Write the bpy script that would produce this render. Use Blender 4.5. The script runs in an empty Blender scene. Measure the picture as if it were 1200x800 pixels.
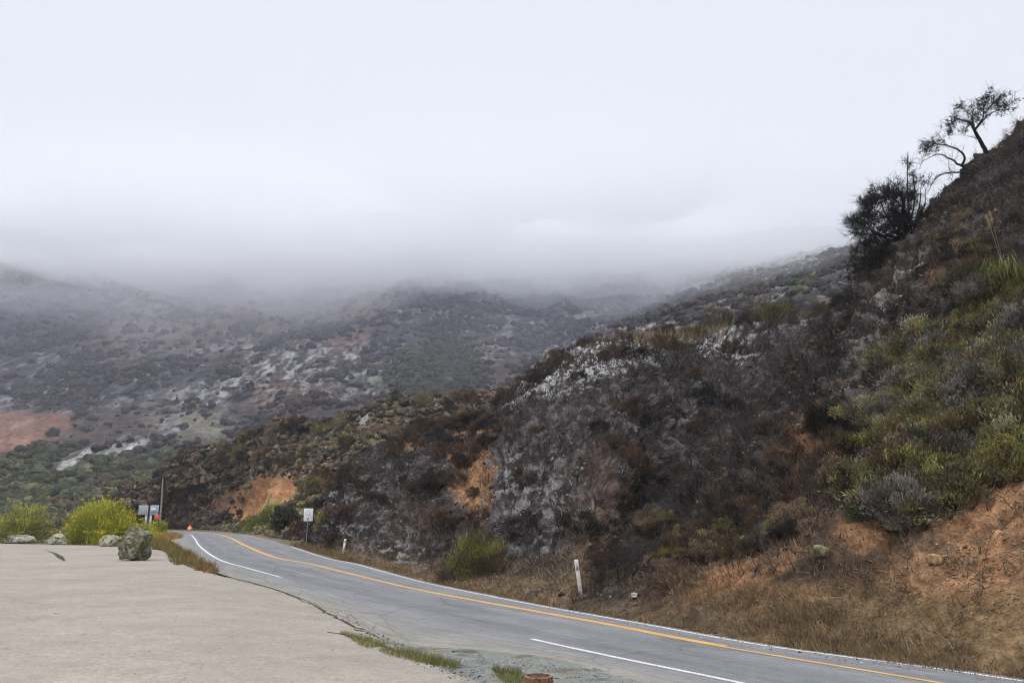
import bpy, math, random
import numpy as np
from mathutils import Vector
from mathutils.bvhtree import BVHTree

random.seed(7)
RNG = np.random.default_rng(11)
scene = bpy.context.scene
COL = scene.collection
R = math.radians

# ------------------------------------------------------------------ camera
CAM_Z = 2.4
FPX = 950.0
PITCH = math.atan(207.0 / FPX)
CP, SP = math.cos(PITCH), math.sin(PITCH)
cam_d = bpy.data.cameras.new("camera")
cam = bpy.data.objects.new("camera", cam_d)
COL.objects.link(cam)
cam.location = (0, 0, CAM_Z)
cam.rotation_euler = (math.pi / 2 + PITCH, 0, 0)
cam_d.sensor_width = 36.0
cam_d.lens = FPX / 1200.0 * 36.0
cam_d.clip_start = 0.05
cam_d.clip_end = 12000
scene.camera = cam


def at(u, v, Y):
    """world point seen at photo pixel (u, v) at forward distance Y"""
    x = (u - 600.0) / FPX
    y = (400.0 - v) / FPX
    s = Y / (CP - y * SP)
    return np.array([x * s, Y, CAM_Z + (SP + y * CP) * s])


def proj(P):
    P = np.asarray(P, float)
    X, Y, Z = P[..., 0], P[..., 1], P[..., 2] - CAM_Z
    d = np.maximum(Y * CP + Z * SP, 1e-3)
    y = (-Y * SP + Z * CP) / d
    return 600 + FPX * X / d, 400 - FPX * y


def sstep(a, b, x):
    t = np.clip((x - a) / (b - a), 0, 1)
    return t * t * (3 - 2 * t)


def zg(X, Y):
    """height of the paved ground: level turnout, the road falling away to one side"""
    X = np.asarray(X, float)
    Y = np.asarray(Y, float)
    Yc = np.maximum(Y, 2.0)
    az = np.clip(X / Yc, -1.5, 1.5)
    w = sstep(-.45, -.08, az) * (1 - sstep(38, 76, Y))
    t = np.clip(.0253 * np.maximum(Y, 0) + .027 * np.clip(X, -40, 40), -1, 4)
    return -w * t


def ground(u, v):
    x = (u - 600.0) / FPX
    y = (400.0 - v) / FPX
    d = np.array([x, CP - y * SP, SP + y * CP])
    lo, hi = 1.0, 4000.0
    # march then bisect
    s = 2.0
    prev = 1.0
    while s < 4000:
        if CAM_Z + d[2] * s < zg(d[0] * s, d[1] * s):
            break
        prev = s
        s *= 1.03
    lo, hi = prev, s
    for _ in range(40):
        m = .5 * (lo + hi)
        if CAM_Z + d[2] * m < zg(d[0] * m, d[1] * m):
            hi = m
        else:
            lo = m
    p = d * hi
    return np.array([p[0], p[1], float(zg(p[0], p[1]))])


# ------------------------------------------------------------------ noise
def _h(ix, iy, iz, seed):
    h = (ix.astype(np.int64) * 374761393 + iy.astype(np.int64) * 668265263 + iz.astype(np.int64) * 2147483647 + seed * 974711)
    h = h & 0xffffffff
    h = ((h ^ (h >> 13)) * 1274126177) & 0xffffffff
    h = ((h ^ (h >> 16)) * 2246822519) & 0xffffffff
    h = h ^ (h >> 15)
    return (h & 0xffffff) / float(0xffffff) * 2 - 1


def vnoise(P, seed=0):
    P = np.asarray(P, float)
    f = np.floor(P)
    t = P - f
    t = t * t * t * (t * (t * 6 - 15) + 10)
    i = f.astype(np.int64)
    r = 0
    for dx in (0, 1):
        wx = t[..., 0] if dx else 1 - t[..., 0]
        for dy in (0, 1):
            wy = t[..., 1] if dy else 1 - t[..., 1]
            for dz in (0, 1):
                wz = t[..., 2] if dz else 1 - t[..., 2]
                r = r + wx * wy * wz * _h(i[..., 0] + dx, i[..., 1] + dy, i[..., 2] + dz, seed)
    return r


def fbm(P, scale, octv=4, seed=0, gain=.5):
    P = np.asarray(P, float) / scale
    a, s, n = 1.0, 0.0, 0.0
    for k in range(octv):
        s = s + a * vnoise(P * (2.03 ** k) + 17.3 * k, seed + k)
        n += a
        a *= gain
    return s / n * 1.7


def ridged(P, scale, octv=3, seed=0):
    P = np.asarray(P, float) / scale
    a, s, n = 1.0, 0.0, 0.0
    for k in range(octv):
        s = s + a * (1 - np.abs(vnoise(P * (2.03 ** k) + 9.1 * k, seed + k)) * 1.8)
        n += a
        a *= .5
    return s / n


# ------------------------------------------------------------------ materials
def new_mat(name):
    m = bpy.data.materials.new(name)
    m.use_nodes = True
    nt = m.node_tree
    nt.nodes.clear()
    out = nt.nodes.new('ShaderNodeOutputMaterial')
    return m, nt, out


def N(nt, t, **kw):
    n = nt.nodes.new(t)
    for k, v in kw.items():
        if k.startswith('i_'):
            n.inputs[k[2:].replace('_', ' ')].default_value = v
        else:
            setattr(n, k, v)
    return n


def L(nt, a, b):
    nt.links.new(a, b)


def mul_noise(nt, col, coord, scale, lo, hi, detail=3.0, rough=.6):
    """multiply a colour socket by noise between lo and hi"""
    no = N(nt, 'ShaderNodeTexNoise')
    no.inputs['Scale'].default_value = scale
    no.inputs['Detail'].default_value = detail
    no.inputs['Roughness'].default_value = rough
    L(nt, coord, no.inputs['Vector'])
    mr = N(nt, 'ShaderNodeMapRange')
    mr.inputs['From Min'].default_value = .3
    mr.inputs['From Max'].default_value = .7
    mr.inputs['To Min'].default_value = lo
    mr.inputs['To Max'].default_value = hi
    L(nt, no.outputs['Fac'], mr.inputs['Value'])
    mx = N(nt, 'ShaderNodeMix', data_type='RGBA', blend_type='MULTIPLY')
    mx.inputs[0].default_value = 1.0
    L(nt, col, mx.inputs[6])
    L(nt, mr.outputs[0], mx.inputs[7])
    return mx.outputs[2], no.outputs['Fac']


def attr_mat(name, rough=.9, spec=.1, layers=((3.0, .7, 1.3),), bump=0.0, bscale=6.0, trans=0.0):
    m, nt, out = new_mat(name)
    a = N(nt, 'ShaderNodeAttribute', attribute_name='Col')
    tc = N(nt, 'ShaderNodeTexCoord')
    c = a.outputs['Color']
    f = None
    for sc, lo, hi in layers:
        c, f = mul_noise(nt, c, tc.outputs['Object'], sc, lo, hi)
    b = N(nt, 'ShaderNodeBsdfPrincipled')
    b.inputs['Roughness'].default_value = rough
    b.inputs['Specular IOR Level'].default_value = spec
    L(nt, c, b.inputs['Base Color'])
    if bump:
        no = N(nt, 'ShaderNodeTexNoise')
        no.inputs['Scale'].default_value = bscale
        no.inputs['Detail'].default_value = 6
        no.inputs['Roughness'].default_value = .65
        L(nt, tc.outputs['Object'], no.inputs['Vector'])
        bp = N(nt, 'ShaderNodeBump')
        bp.inputs['Strength'].default_value = 1.0
        bp.inputs['Distance'].default_value = bump
        L(nt, no.outputs['Fac'], bp.inputs['Height'])
        L(nt, bp.outputs[0], b.inputs['Normal'])
    sh = b.outputs[0]
    if trans:
        t = N(nt, 'ShaderNodeBsdfTranslucent')
        L(nt, c, t.inputs['Color'])
        mx = N(nt, 'ShaderNodeMixShader')
        mx.inputs[0].default_value = trans
        L(nt, sh, mx.inputs[1])
        L(nt, t.outputs[0], mx.inputs[2])
        sh = mx.outputs[0]
    L(nt, sh, out.inputs['Surface'])
    return m


def plain_mat(name, rgb, rough=.6, spec=.3, metal=0.0, var=.25, scale=8.0, bump=0.0):
    m, nt, out = new_mat(name)
    tc = N(nt, 'ShaderNodeTexCoord')
    c = N(nt, 'ShaderNodeRGB')
    c.outputs[0].default_value = (*rgb, 1)
    col, f = mul_noise(nt, c.outputs[0], tc.outputs['Object'], scale, 1 - var, 1 + var)
    col, f = mul_noise(nt, col, tc.outputs['Object'], scale * 6.3, 1 - var * .6, 1 + var * .6)
    b = N(nt, 'ShaderNodeBsdfPrincipled')
    b.inputs['Roughness'].default_value = rough
    b.inputs['Specular IOR Level'].default_value = spec
    b.inputs['Metallic'].default_value = metal
    L(nt, col, b.inputs['Base Color'])
    if bump:
        bp = N(nt, 'ShaderNodeBump')
        bp.inputs['Distance'].default_value = bump
        L(nt, f, bp.inputs['Height'])
        L(nt, bp.outputs[0], b.inputs['Normal'])
    L(nt, b.outputs[0], out.inputs['Surface'])
    return m


M_TERRAIN = attr_mat('burnt_soil', .95, .05, ((.9, .75, 1.25), (4.0, .55, 1.45), (17.0, .6, 1.4)), bump=.10, bscale=3.5)
M_FAR = attr_mat('far_soil', .95, .05, ((.08, .75, 1.25), (.5, .6, 1.4)), bump=.5, bscale=.6)
M_LEAF = attr_mat('leaves', .7, .25, ((5.0, .75, 1.25),), trans=.25)
M_TWIG = attr_mat('twigs', .85, .15, ((9.0, .6, 1.4),))
M_GRASS = attr_mat('dry_blades', .8, .15, ((1.5, .7, 1.3),), trans=.2)
M_ROCK = attr_mat('rock', .9, .15, ((1.6, .6, 1.4), (7.0, .55, 1.45), (25.0, .75, 1.25)), bump=.06, bscale=7.0)


# ------------------------------------------------------------------ mesh helpers
class MB:
    """collects faces of any size with one colour per face"""

    def __init__(self):
        self.v, self.f, self.c, self.n = [], [], [], 0

    def quads(self, Q, col):
        Q = np.asarray(Q, float)
        k, m = Q.shape[0], Q.shape[1]
        if k == 0:
            return
        self.v.append(Q.reshape(-1, 3))
        self.f.append((np.arange(k * m) + self.n).reshape(k, m))
        col = np.asarray(col, float)
        if col.ndim == 1:
            col = np.tile(col, (k, 1))
        self.c.append(col)
        self.n += k * m

    def mesh(self, V, F, col):
        V = np.asarray(V, float)
        F = np.asarray(F, int)
        self.v.append(V)
        self.f.append(F + self.n)
        col = np.asarray(col, float)
        if col.ndim == 1:
            col = np.tile(col, (len(F), 1))
        self.c.append(col)
        self.n += len(V)

    def tube(self, pts, rad, col, sides=5, cap=True):
        pts = np.asarray(pts, float)
        rad = np.broadcast_to(np.asarray(rad, float), (len(pts),))
        d = np.gradient(pts, axis=0)
        d /= np.linalg.norm(d, axis=1)[:, None] + 1e-9
        ref = np.array([0, 0, 1.0]) if abs(d[0, 2]) < .9 else np.array([1.0, 0, 0])
        a = np.cross(d, ref)
        a /= np.linalg.norm(a, axis=1)[:, None] + 1e-9
        b = np.cross(d, a)
        th = np.arange(sides) * 2 * math.pi / sides
        V = pts[:, None, :] + rad[:, None, None] * (np.cos(th)[None, :, None] * a[:, None, :] + np.sin(th)[None, :, None] * b[:, None, :])
        V = V.reshape(-1, 3)
        F = []
        for i in range(len(pts) - 1):
            for j in range(sides):
                k = (j + 1) % sides
                F.append((i * sides + j, i * sides + k, (i + 1) * sides + k, (i + 1) * sides + j))
        self.mesh(V, F, col)
        if cap and sides >= 4:
            self.quads(V[-sides:][None], np.asarray(col)[:3] if np.asarray(col).ndim == 1 else np.asarray(col)[-1])
            self.quads(V[:sides][::-1][None], np.asarray(col)[:3] if np.asarray(col).ndim == 1 else np.asarray(col)[-1])

    def box(self, c, s, col=(1, 1, 1), rz=0.0, bev=0.0):
        c = np.asarray(c, float)
        s = np.asarray(s, float) / 2
        V = np.array([[x, y, z] for x in (-1, 1) for y in (-1, 1) for z in (-1, 1)], float) * s
        if rz:
            cr, sr = math.cos(rz), math.sin(rz)
            V = np.stack([V[:, 0] * cr - V[:, 1] * sr, V[:, 0] * sr + V[:, 1] * cr, V[:, 2]], 1)
        F = [(0, 1, 3, 2), (4, 6, 7, 5), (0, 4, 5, 1), (2, 3, 7, 6), (0, 2, 6, 4), (1, 5, 7, 3)]
        self.mesh(V + c, F, col)

    def data(self, name, mat, smooth=False):
        me = bpy.data.meshes.new(name)
        V = np.concatenate(self.v)
        tot = np.concatenate([np.full(len(f), f.shape[1]) for f in self.f])
        idx = np.concatenate([f.reshape(-1) for f in self.f])
        C = np.concatenate([c[:, :3] for c in self.c])
        me.vertices.add(len(V))
        me.vertices.foreach_set('co', V.astype(np.float32).ravel())
        me.loops.add(len(idx))
        me.loops.foreach_set('vertex_index', idx.astype(np.int32))
        me.polygons.add(len(tot))
        st = np.concatenate([[0], np.cumsum(tot)[:-1]])
        me.polygons.foreach_set('loop_start', st.astype(np.int32))
        me.polygons.foreach_set('loop_total', tot.astype(np.int32))
        if smooth:
            me.polygons.foreach_set('use_smooth', np.ones(len(tot), bool))
        me.update(calc_edges=True)
        at_ = me.attributes.new('Col', 'FLOAT_COLOR', 'FACE')
        at_.data.foreach_set('color', np.concatenate([C, np.ones((len(C), 1))], 1).astype(np.float32).ravel())
        me.materials.append(mat)
        me.validate()
        return me

    def build(self, name, mat, parent=None, smooth=False, loc=(0, 0, 0)):
        o = bpy.data.objects.new(name, self.data(name, mat, smooth))
        COL.objects.link(o)
        o.location = loc
        if parent is not None:
            o.parent = parent
        return o


def tag(o, label=None, cat=None, group=None, kind=None):
    if label:
        o['label'] = label
    if cat:
        o['category'] = cat
    if group:
        o['group'] = group
    if kind:
        o['kind'] = kind
    return o


def empty(name, loc, rz=0.0):
    o = bpy.data.objects.new(name, None)
    COL.objects.link(o)
    o.location = tuple(float(x) for x in loc)
    o.rotation_euler = (0, 0, rz)
    o.empty_display_size = .2
    return o


def copy_tree(o, parent=None):
    kids = [c for c in COL.objects if c.parent == o] if not hasattr(o, '_k') else []
    c = o.copy()
    COL.objects.link(c)
    c.parent = parent
    for ch in kids:
        copy_tree(ch, c)
    return c


def grid_mesh(name, P, colr, mat, smooth=True, uv=None):
    """P (nr, nc, 3) grid, colr (nr, nc, 3) per vertex"""
    nr, nc = P.shape[:2]
    me = bpy.data.meshes.new(name)
    me.vertices.add(nr * nc)
    me.vertices.foreach_set('co', P.astype(np.float32).ravel())
    i = np.arange(nr * nc).reshape(nr, nc)
    F = np.stack([i[:-1, :-1], i[:-1, 1:], i[1:, 1:], i[1:, :-1]], -1).reshape(-1, 4)
    # face up / towards the camera
    a = P[:-1, 1:] - P[:-1, :-1]
    b = P[1:, :-1] - P[:-1, :-1]
    if np.cross(a, b)[..., 2].mean() < 0:
        F = F[:, ::-1]
    k = len(F)
    me.loops.add(k * 4)
    me.loops.foreach_set('vertex_index', F.astype(np.int32).ravel())
    me.polygons.add(k)
    me.polygons.foreach_set('loop_start', (np.arange(k) * 4).astype(np.int32))
    me.polygons.foreach_set('loop_total', np.full(k, 4, np.int32))
    if smooth:
        me.polygons.foreach_set('use_smooth', np.ones(k, bool))
    me.update(calc_edges=True)
    if colr is not None:
        at_ = me.attributes.new('Col', 'FLOAT_COLOR', 'POINT')
        at_.data.foreach_set('color', np.concatenate([colr.reshape(-1, 3), np.ones((nr * nc, 1))], 1).astype(np.float32).ravel())
    if uv is not None:
        l = me.uv_layers.new(name='UVMap')
        l.data.foreach_set('uv', uv.reshape(-1, 2)[F.ravel()].astype(np.float32).ravel())
    me.materials.append(mat)
    o = bpy.data.objects.new(name, me)
    COL.objects.link(o)
    return o


def cr(A, n, axis=0):
    """Catmull-Rom resampling of control array A along axis to n samples"""
    A = np.moveaxis(np.asarray(A, float), axis, 0)
    m = len(A)
    t = np.linspace(0, m - 1, n)
    i = np.clip(np.floor(t).astype(int), 0, m - 2)
    f = (t - i).reshape((-1,) + (1,) * (A.ndim - 1))
    g = lambda k: A[np.clip(k, 0, m - 1)]
    p1, p2 = g(i), g(i + 1)
    p0 = np.where((i - 1 >= 0).reshape(f.shape), g(i - 1), 2 * p1 - p2)
    p3 = np.where((i + 2 <= m - 1).reshape(f.shape), g(i + 2), 2 * p2 - p1)
    r = .5 * ((2 * p1) + (-p0 + p2) * f + (2 * p0 - 5 * p1 + 4 * p2 - p3) * f ** 2 + (-p0 + 3 * p1 - 3 * p2 + p3) * f ** 3)
    return np.moveaxis(r, 0, axis)


def normals(P):
    a = np.gradient(P, axis=1)
    b = np.gradient(P, axis=0)
    n = np.cross(a, b)
    n /= np.linalg.norm(n, axis=-1)[..., None] + 1e-9
    n *= np.sign(n[..., 2:3].mean())
    return n


def blob(u, v, cu, cv, ru, rv, rot=0.0, soft=.5, nz=0):
    c, s = math.cos(R(rot)), math.sin(R(rot))
    x = (u - cu) * c + (v - cv) * s
    y = -(u - cu) * s + (v - cv) * c
    d = np.sqrt((x / ru) ** 2 + (y / rv) ** 2) + nz
    return 1 - sstep(1 - soft, 1 + soft, d)


def mix(c, col, m):
    return c * (1 - m[..., None]) + np.asarray(col, float) * m[..., None]


# ------------------------------------------------------------------ road, turnout, shoulder
ST = [  # right edge, centre line, left edge line, pavement seam   (photo pixels)
    ((1700, 890), (1400, 851), (1050, 842), (900, 850)),
    ((1195, 799), (1080, 797), (860, 800), (740, 800)),
    ((900, 758), (830, 755), (720, 771), (640, 773)),
    ((760, 733), (700, 730), (620, 749), (545, 762)),
    ((620, 708), (570, 706.5), (510, 723), (455, 752)),
    ((520, 688), (470, 687), (410, 698.5), (390, 717)),
    ((420, 662), (370, 662.5), (330, 677), (320, 690)),
    ((380, 653.5), (320, 652.5), (290, 666), (275, 678)),
    ((340, 640.5), (288, 639.5), (255, 655), (243, 667)),
    ((318, 633), (270, 630.5), (234, 640), (222, 655)),
    ((300, 629), (256, 626.2), (228, 631), (206, 640)),
    ((275, 625.5), (240, 624.6), (222, 626.3), (198, 630.5)),
    ((230, 622.3), (215, 623), (205, 624.3), (188, 626)),
    ((180, 620.8), (176, 621.5), (172, 622.5), (168, 624)),
    ((60, 619.5), (60, 620.2), (60, 621), (60, 622)),
    ((-120, 619.2), (-120, 619.9), (-120, 620.7), (-120, 621.7)),
]
LINES = [np.array([ground(*s[k]) for s in ST]) for k in range(4)]   # R, Yl, Lw, E
NS = 420
RL = [cr(l, NS) for l in LINES]
# asphalt runs a little past the right edge line; turnout mouth on the far right of the bend
rx = RL[0] + (RL[0] - RL[1]) / np.linalg.norm(RL[0] - RL[1], axis=1)[:, None] * .35
rows = [rx]
for a, b, n in ((RL[0], RL[1], 6), (RL[1], RL[2], 6), (RL[2], RL[3], 6)):
    for k in range(n):
        rows.append(a + (b - a) * k / n)
rows.append(RL[3])
P = np.array(rows)
P[..., 2] = zg(P[..., 0], P[..., 1]) + .03
seg = np.linalg.norm(np.diff(RL[1], axis=0), axis=1)
arc = np.concatenate([[0], np.cumsum(seg)])
vv = np.concatenate([[-.04], np.linspace(0, 1, 7)[:-1] , 1 + np.linspace(0, 1, 7)[:-1], 2 + np.linspace(0, 1, 7)])
UV = np.zeros(P.shape[:2] + (2,))
UV[..., 0] = arc[None] / 10
UV[..., 1] = vv[:, None]


def road_mat():
    m, nt, out = new_mat('old_asphalt')
    uv = N(nt, 'ShaderNodeUVMap')
    tc = N(nt, 'ShaderNodeTexCoord')
    sp = N(nt, 'ShaderNodeSeparateXYZ')
    L(nt, uv.outputs[0], sp.inputs[0])
    ramp = N(nt, 'ShaderNodeValToRGB')
    mr = N(nt, 'ShaderNodeMath', operation='DIVIDE')
    mr.inputs[1].default_value = 3.0
    L(nt, sp.outputs[1], mr.inputs[0])
    L(nt, mr.outputs[0], ramp.inputs[0])
    e = ramp.color_ramp.elements
    tone = [(0, .19), (.06, .2), (.11, .175), (.17, .195), (.25, .17), (.31, .19), (.335, .175), (.40, .20), (.47, .165), (.53, .185),
            (.60, .155), (.66, .185), (.72, .20), (.80, .205), (.90, .215), (1.0, .235)]
    while len(e) < len(tone):
        e.new(.5)
    for k, (p, t) in enumerate(tone):
        e[k].position = p
        warm = max(0, (p - .70) / .3)
        t *= .96
        e[k].color = (t * (1 + .05 * warm), t * (1.0 - .02 * warm), t * (1.045 - .22 * warm), 1)
    c = ramp.outputs[0]
    mp = N(nt, 'ShaderNodeMapping')
    mp.inputs['Scale'].default_value = (1.0, 9.0, 1)
    L(nt, uv.outputs[0], mp.inputs[0])
    c, _ = mul_noise(nt, c, mp.outputs[0], 1.3, .84, 1.16, 4)
    c, _ = mul_noise(nt, c, tc.outputs['Object'], .35, .9, 1.1)
    c, _ = mul_noise(nt, c, tc.outputs['Object'], 5.0, .9, 1.1)
    c, _ = mul_noise(nt, c, tc.outputs['Object'], 1.2, .9, 1.08, 6, .7)
    mp3 = N(nt, 'ShaderNodeMapping')
    mp3.inputs['Scale'].default_value = (.9, .55, 1)
    L(nt, uv.outputs[0], mp3.inputs[0])
    vo = N(nt, 'ShaderNodeTexVoronoi', feature='DISTANCE_TO_EDGE')
    vo.inputs['Scale'].default_value = 1.3
    nz = N(nt, 'ShaderNodeTexNoise')
    nz.inputs['Scale'].default_value = 4.0
    nz.inputs['Detail'].default_value = 4
    L(nt, mp3.outputs[0], nz.inputs['Vector'])
    vm = N(nt, 'ShaderNodeMix', data_type='RGBA')
    vm.inputs[0].default_value = .22
    L(nt, mp3.outputs[0], vm.inputs[6])
    L(nt, nz.outputs['Color'], vm.inputs[7])
    L(nt, vm.outputs[2], vo.inputs['Vector'])
    r3 = N(nt, 'ShaderNodeMapRange')
    r3.inputs['From Min'].default_value = .004
    r3.inputs['From Max'].default_value = .012
    r3.inputs['To Min'].default_value = .62
    L(nt, vo.outputs['Distance'], r3.inputs['Value'])
    x3 = N(nt, 'ShaderNodeMix', data_type='RGBA', blend_type='MULTIPLY')
    x3.inputs[0].default_value = .55
    L(nt, c, x3.inputs[6])
    L(nt, r3.outputs[0], x3.inputs[7])
    c, f = mul_noise(nt, x3.outputs[2], tc.outputs['Object'], 45.0, .68, 1.32, 2)
    b = N(nt, 'ShaderNodeBsdfPrincipled')
    b.inputs['Roughness'].default_value = .88
    b.inputs['Specular IOR Level'].default_value = .2
    L(nt, c, b.inputs['Base Color'])
    bp = N(nt, 'ShaderNodeBump')
    bp.inputs['Distance'].default_value = .006
    L(nt, f, bp.inputs['Height'])
    L(nt, bp.outputs[0], b.inputs['Normal'])
    L(nt, b.outputs[0], out.inputs['Surface'])
    return m


road = grid_mesh('road', P, None, road_mat(), uv=UV)
tag(road, 'grey two lane asphalt road curving away past the slope', kind='structure')


def paint_mat(name, rgb, worn):
    m, nt, out = new_mat(name)
    tc = N(nt, 'ShaderNodeTexCoord')
    c = N(nt, 'ShaderNodeRGB')
    c.outputs[0].default_value = (*rgb, 1)
    col, _ = mul_noise(nt, c.outputs[0], tc.outputs['Object'], 2.0, .8, 1.1)
    no = N(nt, 'ShaderNodeTexNoise')
    no.inputs['Scale'].default_value = 14.0
    no.inputs['Detail'].default_value = 6
    no.inputs['Roughness'].default_value = .7
    L(nt, tc.outputs['Object'], no.inputs['Vector'])
    mr = N(nt, 'ShaderNodeMapRange')
    mr.inputs['From Min'].default_value = .62 - worn
    mr.inputs['From Max'].default_value = .70 - worn * .6
    L(nt, no.outputs['Fac'], mr.inputs['Value'])
    mx = N(nt, 'ShaderNodeMix', data_type='RGBA')
    L(nt, mr.outputs[0], mx.inputs[0])
    L(nt, col, mx.inputs[6])
    mx.inputs[7].default_value = (.2, .2, .2, 1)
    b = N(nt, 'ShaderNodeBsdfPrincipled')
    b.inputs['Roughness'].default_value = .7
    b.inputs['Specular IOR Level'].default_value = .25
    L(nt, mx.outputs[2], b.inputs['Base Color'])
    L(nt, b.outputs[0], out.inputs['Surface'])
    return m


M_WHITE = paint_mat('white_paint', (.62, .62, .60), .06)
M_YEL = paint_mat('yellow_paint', (.62, .34, .085), .05)


def strip(name, line, w, i0, i1, mat, off=0.0, lab=''):
    l = line[i0:i1]
    t = np.gradient(l[:, :2], axis=0)
    t /= np.linalg.norm(t, axis=1)[:, None]
    n = np.stack([-t[:, 1], t[:, 0]], 1)
    ww = np.broadcast_to(np.asarray(w, float), (len(l),))[:, None]
    Pp = []
    for s in (-.5, .5):
        q = l.copy()
        q[:, :2] += n * (s * ww + off)
        q[:, 2] = zg(q[:, 0], q[:, 1]) + .035
        Pp.append(q)
    o = grid_mesh(name, np.array(Pp), None, mat)
    tag(o, lab, kind='structure')
    return o


def st_idx(k):
    return int(round(k / (len(ST) - 1) * (NS - 1)))


strip('edge_line', RL[0], .13, 0, st_idx(8), M_WHITE, lab='white edge line along the foot of the slope')
strip('edge_line', RL[0], .13, st_idx(10), st_idx(10.9), M_WHITE, lab='short white edge line beyond the turnout mouth')
strip('edge_line', RL[2], .15, 0, st_idx(3), M_WHITE, lab='white edge line beside the gravel shoulder')
strip('edge_line', RL[2], .17, st_idx(6), st_idx(11.1), M_WHITE, lab='white edge line bending round the far curve')
strip('centre_line', RL[1], .155, 0, NS, M_YEL, .095, lab='yellow centre line of the road, inner stripe')
strip('centre_line', RL[1], .17, st_idx(1.9), NS, M_YEL, -.085, lab='yellow centre line of the road, outer stripe')

# turnout (parking)
PE = np.array([ground(*p) for p in ((760, 900), (640, 830), (545, 797), (500, 779), (468, 764), (445, 751), (418, 734), (386, 716), (318, 691), (274, 679), (250, 673.5), (226, 667), (205, 657), (196, 649), (184, 644.5), (150, 641.2))])
PEd = cr(PE, 300)
ys = np.concatenate([np.linspace(-12, PEd[0, 1], 12)[:-1], PEd[:, 1]])
ys = np.maximum.accumulate(ys)
xs_e = np.interp(ys, np.maximum.accumulate(PEd[:, 1]), PEd[:, 0])
xs_e[ys <= PEd[0, 1]] = PEd[0, 0]
NX = 90
P = np.zeros((len(ys), NX, 3))
tt = np.linspace(0, 1, NX) ** .7
for k, (y, x) in enumerate(zip(ys, xs_e)):
    X = -110 + (x + 110) * tt
    Yv = y + sstep(20, 66, y) * np.clip(-30 - X, 0, 24) * .5
    P[k, :, 0] = X
    P[k, :, 1] = Yv
P[..., 2] = zg(P[..., 0], P[..., 1]) + .045


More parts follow.
